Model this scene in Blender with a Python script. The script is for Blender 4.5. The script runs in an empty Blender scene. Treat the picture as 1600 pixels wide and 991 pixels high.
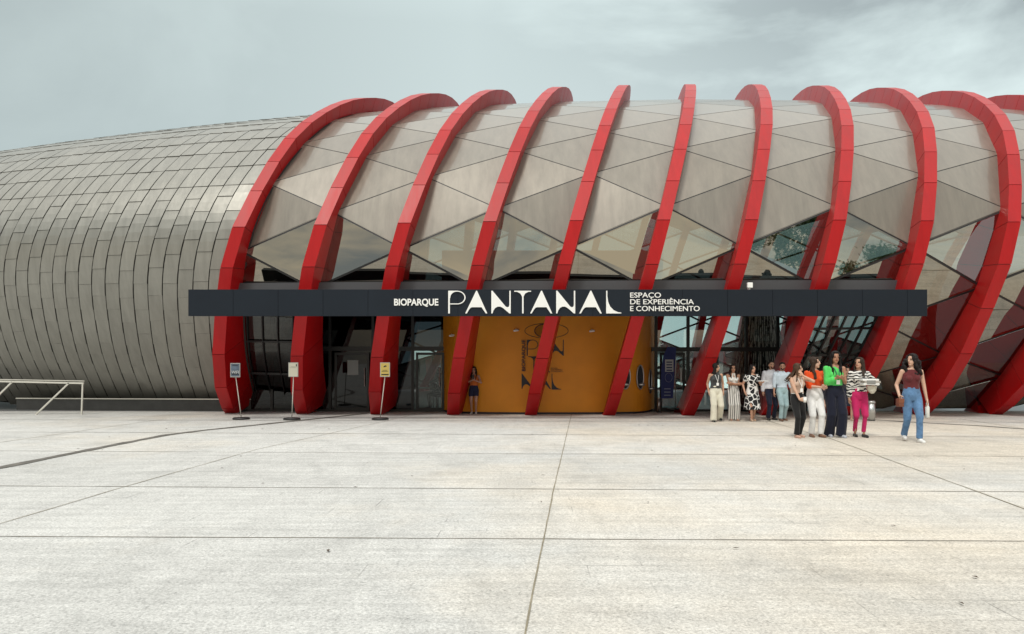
import bpy, bmesh, math, random
import numpy as np
from mathutils import Vector, Matrix, noise

R = math.radians
random.seed(7)
scene = bpy.context.scene
C = scene.collection

# ------------------------------------------------------------------ camera
CAM_H = 1.6
GZ = -0.08                       # ground level
F = 1200.0; CX = 800.0; HY = 563.0
cd = bpy.data.cameras.new("camera")
cam = bpy.data.objects.new("camera", cd); C.objects.link(cam)
cam.location = (0, 0, CAM_H); cam.rotation_euler = (R(90), 0, 0)
cd.sensor_width = 36; cd.lens = 27.0
cd.shift_y = 67.5 / 1600.0
cd.clip_end = 3000; cd.clip_start = 0.05
scene.camera = cam

# ------------------------------------------------------------------ world
SUN_EL, SUN_AZ = 58.0, 200.0     # azimuth measured clockwise from +Y: behind the camera, a little left
W = bpy.data.worlds.new("World"); scene.world = W; W.use_nodes = True
nt = W.node_tree; nt.nodes.clear()
def N(nt, typ, **kw):
    n = nt.nodes.new(typ)
    for k, v in kw.items():
        if k.startswith('_'): setattr(n, k[1:], v)
        else: n.inputs[k.replace('__', ' ')].default_value = v
    return n
def build_world():
    L = nt.links.new
    out = N(nt, 'ShaderNodeOutputWorld'); bg = N(nt, 'ShaderNodeBackground'); bg.inputs['Strength'].default_value = 0.1
    sky = N(nt, 'ShaderNodeTexSky'); sky.sky_type = 'NISHITA'; sky.sun_disc = False
    sky.sun_elevation = R(SUN_EL); sky.sun_rotation = R(SUN_AZ)
    tc = N(nt, 'ShaderNodeTexCoord')
    mp = N(nt, 'ShaderNodeMapping'); mp.inputs['Scale'].default_value = (1.0, 1.0, 2.2); L(tc.outputs['Generated'], mp.inputs['Vector'])
    n1 = N(nt, 'ShaderNodeTexNoise', Scale=2.1, Detail=7.0, Roughness=0.55, Distortion=0.35); L(mp.outputs[0], n1.inputs['Vector'])
    sep = N(nt, 'ShaderNodeSeparateXYZ'); L(tc.outputs['Generated'], sep.inputs[0])
    # right side of the view is the cloudier one
    mx = N(nt, 'ShaderNodeMapRange'); mx.inputs['From Min'].default_value = -0.05; mx.inputs['From Max'].default_value = 0.55
    L(sep.outputs['X'], mx.inputs['Value'])
    mz = N(nt, 'ShaderNodeMapRange'); mz.inputs['From Min'].default_value = 0.18; mz.inputs['From Max'].default_value = 0.42
    L(sep.outputs['Z'], mz.inputs['Value'])
    mm = N(nt, 'ShaderNodeMath', _operation='MULTIPLY'); L(mx.outputs[0], mm.inputs[0]); L(mz.outputs[0], mm.inputs[1])
    ramp = N(nt, 'ShaderNodeMapRange'); ramp.inputs['From Min'].default_value = 0.38; ramp.inputs['From Max'].default_value = 0.52
    L(n1.outputs['Fac'], ramp.inputs['Value'])
    ml = N(nt, 'ShaderNodeMath', _operation='MULTIPLY_ADD'); L(mm.outputs[0], ml.inputs[0]); ml.inputs[1].default_value = 0.95; ml.inputs[2].default_value = 0.13
    cf = N(nt, 'ShaderNodeMath', _operation='MULTIPLY'); L(ramp.outputs[0], cf.inputs[0]); L(ml.outputs[0], cf.inputs[1])
    c1 = N(nt, 'ShaderNodeMix', _data_type='RGBA'); L(cf.outputs[0], c1.inputs[0])
    c1.inputs[6].default_value = (5.9, 6.85, 6.75, 1); c1.inputs[7].default_value = (2.1, 2.45, 2.55, 1)
    # left side a shade darker than the middle
    ld = N(nt, 'ShaderNodeMapRange'); ld.inputs['From Min'].default_value = -0.6; ld.inputs['From Max'].default_value = 0.1
    ld.inputs['To Min'].default_value = 0.68; ld.inputs['To Max'].default_value = 1.03; L(sep.outputs['X'], ld.inputs['Value'])
    # overcast sky: brighter towards the zenith
    zb = N(nt, 'ShaderNodeMapRange'); zb.inputs['From Min'].default_value = 0.40; zb.inputs['From Max'].default_value = 1.0
    zb.inputs['To Min'].default_value = 1.0; zb.inputs['To Max'].default_value = 2.4; L(sep.outputs['Z'], zb.inputs['Value'])
    bm_ = N(nt, 'ShaderNodeMath', _operation='MULTIPLY'); L(ld.outputs[0], bm_.inputs[0]); L(zb.outputs[0], bm_.inputs[1])
    c2 = N(nt, 'ShaderNodeVectorMath', _operation='SCALE'); L(c1.outputs[2], c2.inputs[0]); L(bm_.outputs[0], c2.inputs['Scale'])
    # the high overcast, above the picture, is neutral rather than teal
    hz = N(nt, 'ShaderNodeMapRange'); hz.inputs['From Min'].default_value = 0.42; hz.inputs['From Max'].default_value = 0.75; L(sep.outputs['Z'], hz.inputs['Value'])
    hm = N(nt, 'ShaderNodeMath', _operation='MULTIPLY'); L(zb.outputs[0], hm.inputs[0]); hm.inputs[1].default_value = 1.0
    hc_ = N(nt, 'ShaderNodeVectorMath', _operation='SCALE'); hc_.inputs[0].default_value = (6.1, 6.2, 5.95); L(hm.outputs[0], hc_.inputs['Scale'])
    c2b = N(nt, 'ShaderNodeMix', _data_type='RGBA'); L(hz.outputs[0], c2b.inputs[0]); L(c2.outputs[0], c2b.inputs[6]); L(hc_.outputs[0], c2b.inputs[7])
    # opposite side of the sky: low warm bright bank broken by grey cloud
    back = N(nt, 'ShaderNodeMapRange'); back.inputs['From Min'].default_value = -0.05; back.inputs['From Max'].default_value = -0.35
    L(sep.outputs['Y'], back.inputs['Value'])
    n2 = N(nt, 'ShaderNodeTexNoise', Scale=3.1, Detail=6.0, Roughness=0.6, Distortion=0.5); L(mp.outputs[0], n2.inputs['Vector'])
    r2 = N(nt, 'ShaderNodeValToRGB'); L(n2.outputs['Fac'], r2.inputs[0])
    r2.color_ramp.elements[0].position = 0.40; r2.color_ramp.elements[0].color = (3.0, 3.3, 3.3, 1)
    r2.color_ramp.elements[1].position = 0.58; r2.color_ramp.elements[1].color = (8.5, 7.3, 5.3, 1)
    lowz = N(nt, 'ShaderNodeMapRange'); lowz.inputs['From Min'].default_value = 0.55; lowz.inputs['From Max'].default_value = 0.25
    L(sep.outputs['Z'], lowz.inputs['Value'])
    bf = N(nt, 'ShaderNodeMath', _operation='MULTIPLY'); L(back.outputs[0], bf.inputs[0]); L(lowz.outputs[0], bf.inputs[1])
    c3 = N(nt, 'ShaderNodeMix', _data_type='RGBA'); L(bf.outputs[0], c3.inputs[0]); L(c2b.outputs[2], c3.inputs[6]); L(r2.outputs[0], c3.inputs[7])
    c4 = N(nt, 'ShaderNodeMix', _data_type='RGBA'); c4.inputs[0].default_value = 0.93; L(sky.outputs[0], c4.inputs[6]); L(c3.outputs[2], c4.inputs[7])
    L(c4.outputs[2], bg.inputs['Color']); L(bg.outputs[0], out.inputs['Surface'])
build_world()

sd = bpy.data.lights.new("sun", 'SUN'); sd.energy = 1.4; sd.angle = R(10); sd.color = (1.0, 0.95, 0.87)
sun = bpy.data.objects.new("sun", sd); C.objects.link(sun)
_el, _az = R(SUN_EL), R(SUN_AZ)
_d = Vector((math.sin(_az) * math.cos(_el), math.cos(_az) * math.cos(_el), math.sin(_el)))
sun.rotation_euler = _d.to_track_quat('Z', 'Y').to_euler(); sun.location = _d * 60
vs = scene.view_settings; vs.view_transform = 'Standard'; vs.look = 'None'; vs.exposure = 0.32; vs.gamma = 1.0; vs.use_curve_mapping = False

# ------------------------------------------------------------------ helpers
def tag(o, label=None, cat=None, group=None, kind=None):
    if label: o['label'] = label
    if cat: o['category'] = cat
    if group: o['group'] = group
    if kind: o['kind'] = kind
    return o
def empty(name, loc=(0, 0, 0), rz=0.0, label=None, cat=None, group=None):
    o = bpy.data.objects.new(name, None); C.objects.link(o); o.location = loc; o.rotation_euler = (0, 0, rz); o.empty_display_size = 0.2
    return tag(o, label, cat, group)
def link(name, me, mats, parent=None, smooth=False):
    if not isinstance(mats, (list, tuple)): mats = [mats]
    for m in mats: me.materials.append(m)
    if smooth:
        for p in me.polygons: p.use_smooth = True
    me.name = name
    o = bpy.data.objects.new(name, me); C.objects.link(o)
    if parent: o.parent = parent
    return o
class MB:
    """collects shapes, links them as one mesh"""
    def __init__(s): s.v = []; s.f = []; s.m = []
    def add(s, vs, fs, mi=0):
        b = len(s.v); s.v += [tuple(v) for v in vs]; s.f += [tuple(b + i for i in f) for f in fs]; s.m += [mi] * len(fs)
    def box(s, x0, x1, y0, y1, z0, z1, mi=0):
        s.add([(x0,y0,z0),(x1,y0,z0),(x1,y1,z0),(x0,y1,z0),(x0,y0,z1),(x1,y0,z1),(x1,y1,z1),(x0,y1,z1)],
              [(0,3,2,1),(4,5,6,7),(0,1,5,4),(1,2,6,5),(2,3,7,6),(3,0,4,7)], mi)
    def bar(s, a, b, w, d=None, up=(0, 0, 1), mi=0):
        a = Vector(a); b = Vector(b); d = d or w
        t = (b - a)
        if t.length < 1e-6: return
        t.normalize(); u = Vector(up); x = t.cross(u)
        if x.length < 1e-3: x = t.cross(Vector((0, 1, 0)))
        x.normalize(); y = x.cross(t).normalized()
        q = []
        for p in (a, b):
            for sx, sy in ((-1,-1),(1,-1),(1,1),(-1,1)): q.append(p + x*(sx*w/2) + y*(sy*d/2))
        s.add(q, [(0,3,2,1),(4,5,6,7),(0,1,5,4),(1,2,6,5),(2,3,7,6),(3,0,4,7)], mi)
    def tube(s, pts, r, n=10, mi=0, caps=True):
        pts = [Vector(p) for p in pts]
        if not isinstance(r, (list, tuple)): r = [r] * len(pts)
        q = []; fs = []; X = None
        for i, p in enumerate(pts):
            t = (pts[min(i+1, len(pts)-1)] - pts[max(i-1, 0)]).normalized()
            if X is None: X = t.cross(Vector((0, 0, 1)) if abs(t.z) < .9 else Vector((1, 0, 0))).normalized()
            X = (X - t * X.dot(t)).normalized(); Y = t.cross(X)
            for k in range(n):
                a = 2*math.pi*k/n; q.append(p + X*(r[i]*math.cos(a)) + Y*(r[i]*math.sin(a)))
        for i in range(len(pts)-1):
            for k in range(n):
                k2 = (k+1) % n; fs.append((i*n+k, i*n+k2, (i+1)*n+k2, (i+1)*n+k))
        if caps: fs.append(tuple(range(n-1, -1, -1))); fs.append(tuple((len(pts)-1)*n + k for k in range(n)))
        s.add(q, fs, mi)
    def lathe(s, prof, n=24, c=(0,0,0), mi=0):
        q = []; fs = []
        for (r, z) in prof:
            for k in range(n): a = 2*math.pi*k/n; q.append((c[0]+r*math.cos(a), c[1]+r*math.sin(a), c[2]+z))
        for i in range(len(prof)-1):
            for k in range(n): k2 = (k+1) % n; fs.append((i*n+k, i*n+k2, (i+1)*n+k2, (i+1)*n+k))
        fs.append(tuple(range(n-1, -1, -1))); fs.append(tuple((len(prof)-1)*n+k for k in range(n)))
        s.add(q, fs, mi)
    def loft(s, rings, n=20, mi=0):
        """rings: (cx,cy,cz,rx,ry)"""
        q = []; fs = []
        for (x, y, z, rx, ry) in rings:
            for k in range(n): a = 2*math.pi*k/n; q.append((x+rx*math.cos(a), y+ry*math.sin(a), z))
        for i in range(len(rings)-1):
            for k in range(n): k2 = (k+1) % n; fs.append((i*n+k, i*n+k2, (i+1)*n+k2, (i+1)*n+k))
        fs.append(tuple(range(n-1, -1, -1))); fs.append(tuple((len(rings)-1)*n+k for k in range(n)))
        s.add(q, fs, mi)
    def ell(s, c, r, M=None, nu=16, nv=10, mi=0):
        c = Vector(c); q = [Vector((0, 0, -r[2]))]; fs = []
        for i in range(1, nv):
            ph = -math.pi/2 + math.pi*i/nv
            for k in range(nu): a = 2*math.pi*k/nu; q.append(Vector((r[0]*math.cos(ph)*math.cos(a), r[1]*math.cos(ph)*math.sin(a), r[2]*math.sin(ph))))
        q.append(Vector((0, 0, r[2])))
        for k in range(nu): fs.append((0, 1+(k+1) % nu, 1+k))
        for i in range(nv-2):
            for k in range(nu): k2 = (k+1) % nu; a = 1+i*nu; fs.append((a+k, a+k2, a+nu+k2, a+nu+k))
        t = len(q)-1; a = 1+(nv-2)*nu
        for k in range(nu): fs.append((a+k, a+(k+1) % nu, t))
        if M: q = [M @ v for v in q]
        s.add([c+v for v in q], fs, mi)
    def cap(s, a, b, ra, rb, n=14, mi=0):
        """tapered capsule"""
        a = Vector(a); b = Vector(b); t = (b-a).normalized()
        pts = [a - t*ra*.92, a - t*ra*.7, a - t*ra*.35, a, a.lerp(b, .33), a.lerp(b, .66), b, b + t*rb*.35, b + t*rb*.7, b + t*rb*.92]
        rs = [ra*.38, ra*.72, ra*.94, ra, ra*.67+rb*.33, ra*.34+rb*.66, rb, rb*.94, rb*.72, rb*.38]
        s.tube(pts, rs, n, mi)
    def mesh(s, name='m'):
        me = bpy.data.meshes.new(name); me.from_pydata(s.v, [], s.f); me.update()
        if any(s.m): me.polygons.foreach_set('material_index', s.m)
        return me
    def build(s, name, mats, parent=None, smooth=False, bevel=0):
        o = link(name, s.mesh(name), mats, parent, smooth)
        if bevel:
            b = o.modifiers.new('bevel', 'BEVEL'); b.width = bevel; b.segments = 2; b.limit_method = 'ANGLE'
        return o

def at(u, y=None, z=GZ, v=None):
    """pixel column + depth -> world X ; or ground point from a pixel"""
    if v is not None: y = (CAM_H - z) * F / (v - HY)
    return Vector(((u - CX) / F * y, y, z))
def pz(v, y): return CAM_H + (HY - v) / F * y

# ------------------------------------------------------------------ materials
def mat(name, col, rough=.5, metal=0., spec=.5, coat=0., bump=0., bscale=20., var=0., vscale=3., alpha=1., stretch=(1,1,1), sheen=0.):
    m = bpy.data.materials.new(name); m.use_nodes = True; t = m.node_tree; L = t.links.new
    b = t.nodes['Principled BSDF']
    b.inputs['Base Color'].default_value = (*col, 1); b.inputs['Roughness'].default_value = rough; b.inputs['Metallic'].default_value = metal
    b.inputs['Specular IOR Level'].default_value = spec; b.inputs['Coat Weight'].default_value = coat; b.inputs['Coat Roughness'].default_value = .08
    b.inputs['Sheen Weight'].default_value = sheen
    if var or bump:
        tc = N(t, 'ShaderNodeTexCoord'); mp = N(t, 'ShaderNodeMapping'); mp.inputs['Scale'].default_value = stretch; L(tc.outputs['Object'], mp.inputs[0])
    if var:
        n = N(t, 'ShaderNodeTexNoise', Scale=vscale, Detail=5.0, Roughness=.6); L(mp.outputs[0], n.inputs['Vector'])
        mr = N(t, 'ShaderNodeMapRange'); mr.inputs['From Min'].default_value = .3; mr.inputs['From Max'].default_value = .7
        mr.inputs['To Min'].default_value = 1-var; mr.inputs['To Max'].default_value = 1+var; L(n.outputs['Fac'], mr.inputs['Value'])
        vm = N(t, 'ShaderNodeVectorMath', _operation='SCALE'); vm.inputs[0].default_value = col; L(mr.outputs[0], vm.inputs['Scale']); L(vm.outputs[0], b.inputs['Base Color'])
    if bump:
        n = N(t, 'ShaderNodeTexNoise', Scale=bscale, Detail=4.0); L(mp.outputs[0], n.inputs['Vector'])
        bp = N(t, 'ShaderNodeBump', Strength=bump, Distance=.01); L(n.outputs['Fac'], bp.inputs['Height']); L(bp.outputs[0], b.inputs['Normal'])
    return m

def attr_mat(name, colA, colB, rough, metal, coat=0., stain=0., bump=0.):
    """colour varies panel by panel (face attribute 'rnd') plus weather streaks"""
    m = bpy.data.materials.new(name); m.use_nodes = True; t = m.node_tree; L = t.links.new
    b = t.nodes['Principled BSDF']; b.inputs['Metallic'].default_value = metal; b.inputs['Coat Weight'].default_value = coat; b.inputs['Coat Roughness'].default_value = .06
    a = N(t, 'ShaderNodeAttribute'); a.attribute_name = 'rnd'
    mx = N(t, 'ShaderNodeMix', _data_type='RGBA'); mx.inputs[6].default_value = (*colA, 1); mx.inputs[7].default_value = (*colB, 1); L(a.outputs['Fac'], mx.inputs[0])
    tc = N(t, 'ShaderNodeTexCoord'); mp = N(t, 'ShaderNodeMapping'); mp.inputs['Scale'].default_value = (2.6, 1.0, .35); L(tc.outputs['Object'], mp.inputs[0])
    n = N(t, 'ShaderNodeTexNoise', Scale=1.8, Detail=9.0, Roughness=.68); L(mp.outputs[0], n.inputs['Vector'])
    mr = N(t, 'ShaderNodeMapRange'); mr.inputs['From Min'].default_value = .35; mr.inputs['From Max'].default_value = .68
    mr.inputs['To Min'].default_value = 1-stain; mr.inputs['To Max'].default_value = 1+stain*.6; L(n.outputs['Fac'], mr.inputs['Value'])
    vm = N(t, 'ShaderNodeVectorMath', _operation='SCALE'); L(mx.outputs[2], vm.inputs[0]); L(mr.outputs[0], vm.inputs['Scale']); L(vm.outputs[0], b.inputs['Base Color'])
    rr = N(t, 'ShaderNodeMapRange'); rr.inputs['To Min'].default_value = rough-.08; rr.inputs['To Max'].default_value = rough+.12; L(n.outputs['Fac'], rr.inputs['Value']); L(rr.outputs[0], b.inputs['Roughness'])
    if bump:
        n3 = N(t, 'ShaderNodeTexNoise', Scale=1.6, Detail=2.0); L(tc.outputs['Object'], n3.inputs['Vector'])
        bp = N(t, 'ShaderNodeBump', Strength=bump, Distance=.05); L(n3.outputs['Fac'], bp.inputs['Height']); L(bp.outputs[0], b.inputs['Normal'])
    return m

def glass_mat(name, tint=(.5, .55, .55), refl=.4, rough=.015, wav=.03, gc=(.9, .93, .92)):
    m = bpy.data.materials.new(name); m.use_nodes = True; t = m.node_tree; L = t.links.new; t.nodes.remove(t.nodes['Principled BSDF'])
    out = t.nodes['Material Output']
    tr = N(t, 'ShaderNodeBsdfTransparent'); tr.inputs[0].default_value = (*tint, 1)
    gl = N(t, 'ShaderNodeBsdfGlossy'); gl.inputs['Roughness'].default_value = rough; gl.inputs['Color'].default_value = (*gc, 1)
    lw = N(t, 'ShaderNodeLayerWeight'); lw.inputs['Blend'].default_value = .35
    mr = N(t, 'ShaderNodeMapRange'); mr.inputs['To Min'].default_value = refl; mr.inputs['To Max'].default_value = .95; L(lw.outputs['Fresnel'], mr.inputs['Value'])
    ms = N(t, 'ShaderNodeMixShader'); L(mr.outputs[0], ms.inputs[0]); L(tr.outputs[0], ms.inputs[1]); L(gl.outputs[0], ms.inputs[2]); L(ms.outputs[0], out.inputs['Surface'])
    if wav:
        tc = N(t, 'ShaderNodeTexCoord'); n = N(t, 'ShaderNodeTexNoise', Scale=.9, Detail=1.0); L(tc.outputs['Object'], n.inputs['Vector'])
        bp = N(t, 'ShaderNodeBump', Strength=wav, Distance=.1); L(n.outputs['Fac'], bp.inputs['Height']); L(bp.outputs[0], gl.inputs['Normal'])
    return m

def ground_mat():
    m = bpy.data.materials.new('granite_concrete'); m.use_nodes = True; t = m.node_tree; L = t.links.new
    b = t.nodes['Principled BSDF']; b.inputs['Roughness'].default_value = .75; b.inputs['Specular IOR Level'].default_value = .3
    tc = N(t, 'ShaderNodeTexCoord')
    big = N(t, 'ShaderNodeTexNoise', Scale=.16, Detail=6.0, Roughness=.6); L(tc.outputs['Object'], big.inputs['Vector'])
    sx = N(t, 'ShaderNodeSeparateXYZ'); L(tc.outputs['Object'], sx.inputs[0]); xm = N(t, 'ShaderNodeMapRange'); xm.inputs['From Min'].default_value = -3.0; xm.inputs['From Max'].default_value = 5.0
    xm.inputs['To Min'].default_value = -.13; xm.inputs['To Max'].default_value = .09; L(sx.outputs['X'], xm.inputs['Value']); ad = N(t, 'ShaderNodeMath', _operation='ADD'); L(big.outputs['Fac'], ad.inputs[0]); L(xm.outputs[0], ad.inputs[1])
    mb = N(t, 'ShaderNodeMapRange'); mb.inputs['From Min'].default_value = .40; mb.inputs['From Max'].default_value = .64; L(ad.outputs[0], mb.inputs['Value'])
    c0 = N(t, 'ShaderNodeMix', _data_type='RGBA'); c0.inputs[6].default_value = (.545, .54, .52, 1); c0.inputs[7].default_value = (.60, .545, .465, 1); L(mb.outputs[0], c0.inputs[0])
    # fine grain, strongest near the viewer because it is real grain size
    g = N(t, 'ShaderNodeTexNoise', Scale=55.0, Detail=3.0, Roughness=.7); L(tc.outputs['Object'], g.inputs['Vector'])
    mg = N(t, 'ShaderNodeMapRange'); mg.inputs['From Min'].default_value = .3; mg.inputs['From Max'].default_value = .7; mg.inputs['To Min'].default_value = .66; mg.inputs['To Max'].default_value = 1.3; L(g.outputs['Fac'], mg.inputs['Value'])
    vo = N(t, 'ShaderNodeTexNoise', Scale=24.0, Detail=2.0, Roughness=.8); L(tc.outputs['Object'], vo.inputs['Vector'])
    mv = N(t, 'ShaderNodeMapRange'); mv.inputs['From Min'].default_value = .25; mv.inputs['From Max'].default_value = .42; mv.inputs['To Min'].default_value = .55; mv.inputs['To Max'].default_value = 1.0; L(vo.outputs['Fac'], mv.inputs['Value'])
    # brushed horizontal streaks and small sawn slabs
    mp = N(t, 'ShaderNodeMapping'); mp.inputs['Scale'].default_value = (.35, 4.5, 1); L(tc.outputs['Object'], mp.inputs[0])
    st = N(t, 'ShaderNodeTexNoise', Scale=1.6, Detail=6.0, Roughness=.65); L(mp.outputs[0], st.inputs['Vector'])
    mst = N(t, 'ShaderNodeMapRange'); mst.inputs['From Min'].default_value = .3; mst.inputs['From Max'].default_value = .7; mst.inputs['To Min'].default_value = .86; mst.inputs['To Max'].default_value = 1.1; L(st.outputs['Fac'], mst.inputs['Value'])
    br = N(t, 'ShaderNodeTexBrick'); br.inputs['Scale'].default_value = 1.0; br.inputs['Mortar Size'].default_value = .006; br.inputs['Brick Width'].default_value = .9; br.inputs['Row Height'].default_value = .42
    br.inputs['Color1'].default_value = (1, 1, 1, 1); br.inputs['Color2'].default_value = (.955, .955, .955, 1); br.inputs['Mortar'].default_value = (.35, .35, .35, 1); br.offset_frequency = 2
    mp2 = N(t, 'ShaderNodeMapping'); mp2.inputs['Rotation'].default_value = (0, 0, R(1.5)); L(tc.outputs['Object'], mp2.inputs[0]); L(mp2.outputs[0], br.inputs['Vector'])
    pm = N(t, 'ShaderNodeTexNoise', Scale=.9, Detail=3.0); L(tc.outputs['Object'], pm.inputs['Vector'])
    pr = N(t, 'ShaderNodeMapRange'); pr.inputs['From Min'].default_value = .54; pr.inputs['From Max'].default_value = .66; pr.inputs['To Min'].default_value = .06; pr.inputs['To Max'].default_value = .7; L(pm.outputs['Fac'], pr.inputs['Value'])
    bmix = N(t, 'ShaderNodeMix', _data_type='RGBA'); bmix.inputs[6].default_value = (1, 1, 1, 1); L(pr.outputs[0], bmix.inputs[0]); L(br.outputs['Color'], bmix.inputs[7])
    # stains
    sn = N(t, 'ShaderNodeTexNoise', Scale=.55, Detail=7.0, Roughness=.7, Distortion=.6); L(tc.outputs['Object'], sn.inputs['Vector'])
    ms = N(t, 'ShaderNodeMapRange'); ms.inputs['From Min'].default_value = .52; ms.inputs['From Max'].default_value = .72; ms.inputs['To Min'].default_value = 1.03; ms.inputs['To Max'].default_value = .80; L(sn.outputs['Fac'], ms.inputs['Value'])
    # slab bays between the joints differ slightly in tone
    sl = N(t, 'ShaderNodeTexBrick'); sl.offset = 0.0; sl.inputs['Scale'].default_value = 1.0; sl.inputs['Mortar Size'].default_value = 0.0; sl.inputs['Brick Width'].default_value = 5.6; sl.inputs['Row Height'].default_value = 3.45
    sl.inputs['Color1'].default_value = (.93, .93, .93, 1); sl.inputs['Color2'].default_value = (1.05, 1.05, 1.05, 1); mp3 = N(t, 'ShaderNodeMapping'); mp3.inputs['Location'].default_value = (-.45, -.05, 0); L(tc.outputs['Object'], mp3.inputs[0]); L(mp3.outputs[0], sl.inputs['Vector'])
    # water marks along the rain direction
    mpw = N(t, 'ShaderNodeMapping'); mpw.inputs['Scale'].default_value = (1.4, .5, 1); L(tc.outputs['Object'], mpw.inputs[0])
    wn = N(t, 'ShaderNodeTexNoise', Scale=1.1, Detail=8.0, Roughness=.72, Distortion=1.2); L(mpw.outputs[0], wn.inputs['Vector'])
    mw = N(t, 'ShaderNodeMapRange'); mw.inputs['From Min'].default_value = .32; mw.inputs['From Max'].default_value = .68; mw.inputs['To Min'].default_value = .90; mw.inputs['To Max'].default_value = 1.08; L(wn.outputs['Fac'], mw.inputs['Value'])
    slm = N(t, 'ShaderNodeVectorMath', _operation='MULTIPLY'); L(c0.outputs[2], slm.inputs[0]); L(sl.outputs['Color'], slm.inputs[1]); cur = slm.outputs[0]
    for s in (mg, mv, mst, ms, mw):
        v = N(t, 'ShaderNodeVectorMath', _operation='SCALE'); L(cur, v.inputs[0]); L(s.outputs[0], v.inputs['Scale']); cur = v.outputs[0]
    v = N(t, 'ShaderNodeVectorMath', _operation='MULTIPLY'); L(cur, v.inputs[0]); L(bmix.outputs[2], v.inputs[1]); L(v.outputs[0], b.inputs['Base Color'])
    bp = N(t, 'ShaderNodeBump', Strength=.35, Distance=.006); L(g.outputs['Fac'], bp.inputs['Height']); L(bp.outputs[0], b.inputs['Normal'])
    return m

M = {}
M['ground'] = ground_mat()
M['joint'] = mat('joint_filler', (.20, .18, .15), .9, var=.35, vscale=4)
M['drain'] = mat('drain_grate', (.13, .12, .105), .8, var=.4, vscale=5)
M['red'] = attr_mat('red_aluminium', (.385, .002, .004), (.43, .003, .005), .40, 0., coat=.0, stain=.12); M['red'].node_tree.nodes['Principled BSDF'].inputs['Specular IOR Level'].default_value = .36
M['red_dark'] = mat('red_joint', (.10, .008, .01), .6)
M['zinc'] = attr_mat('zinc_shingle', (.265, .258, .232), (.32, .312, .282), .36, .6, coat=.0, stain=.13, bump=.3)
M['tan'] = attr_mat('bronze_grey_panel', (.195, .172, .138), (.235, .213, .178), .32, .25, coat=.5, stain=.14, bump=.08)
M['seam'] = mat('dark_seam', (.025, .024, .022), .7)
M['mull'] = mat('black_mullion', (.012, .012, .013), .45)
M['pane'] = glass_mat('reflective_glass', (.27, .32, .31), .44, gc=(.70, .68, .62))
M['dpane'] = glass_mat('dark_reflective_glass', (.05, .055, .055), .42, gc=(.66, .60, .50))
M['ldoor'] = glass_mat('dark_entrance_glass', (.05, .055, .065), .01, wav=.01, gc=(.6, .6, .6))
M['rear'] = glass_mat('rear_glass', (.62, .76, .74), .08)
M['door'] = glass_mat('door_glass', (.86, .90, .90), .08, wav=.01)
M['mdoor'] = glass_mat('clear_door_glass', (.80, .82, .80), .0, wav=.01, gc=(.5, .5, .5))
M['navy'] = mat('dark_fascia', (.010, .015, .023), .5, spec=.22, var=.08, vscale=1.2)
M['lintel'] = mat('grey_lintel', (.065, .067, .075), .45)
M['white'] = mat('white_letter', (.85, .85, .83), .5)
M['orange'] = mat('ochre_wall', (.70, .265, .009), .6, var=.07, vscale=1.3)
M['ink'] = mat('dark_ink', (.012, .014, .02), .5)
M['dark'] = mat('dark_interior', (.02, .022, .024), .7)
M['floor'] = mat('interior_floor', (.18, .18, .18), .35)
M['steel'] = mat('brushed_steel', (.5, .5, .49), .32, metal=.9, bump=.1, bscale=60, stretch=(1, 1, .1))
M['galv'] = mat('pale_painted_steel', (.62, .6, .54), .45, metal=.2)
M['black'] = mat('black_plastic', (.015, .015, .016), .5)
M['foliage'] = mat('leaf', (.05, .09, .025), .6, var=.4, vscale=2)
M['bark'] = mat('bark', (.09, .07, .05), .9)

# ------------------------------------------------------------------ tube geometry (fitted section)
TH = np.radians([-75,-50,-30,-12,5,22,40,60,80,100,125])
RO = np.array([5.787,6.137,6.591,6.78,7.09,6.884,6.783,6.723,7.085,8.072,10.53])
RI = np.array([5.546,5.147,5.344,5.816,6.44,6.505,6.298,6.29,6.558,7.485,9.974])
A_, B_, RW, D_, X0_, Q_, IC_, YAW_ = 0.26, 0.1024, 0.3606, 2.4013, 2.4565, 0.0024, 5.3928, -0.0963
ZC, HC, ZM = 28.0, 4.2, 33.2
def spl(th, r):
    n = len(TH); h = np.diff(TH); A = np.zeros((n, n)); rhs = np.zeros(n); A[0, 0] = A[-1, -1] = 1
    for i in range(1, n-1):
        A[i, i-1] = h[i-1]; A[i, i] = 2*(h[i-1]+h[i]); A[i, i+1] = h[i]; rhs[i] = 6*((r[i+1]-r[i])/h[i]-(r[i]-r[i-1])/h[i-1])
    m = np.linalg.solve(A, rhs); k = np.clip(np.searchsorted(TH, th)-1, 0, n-2); hk = h[k]; t0 = TH[k+1]-th; t1 = th-TH[k]
    return m[k]*t0**3/(6*hk)+m[k+1]*t1**3/(6*hk)+(r[k]/hk-m[k]*hk/6)*t0+(r[k+1]/hk-m[k+1]*hk/6)*t1
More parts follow.
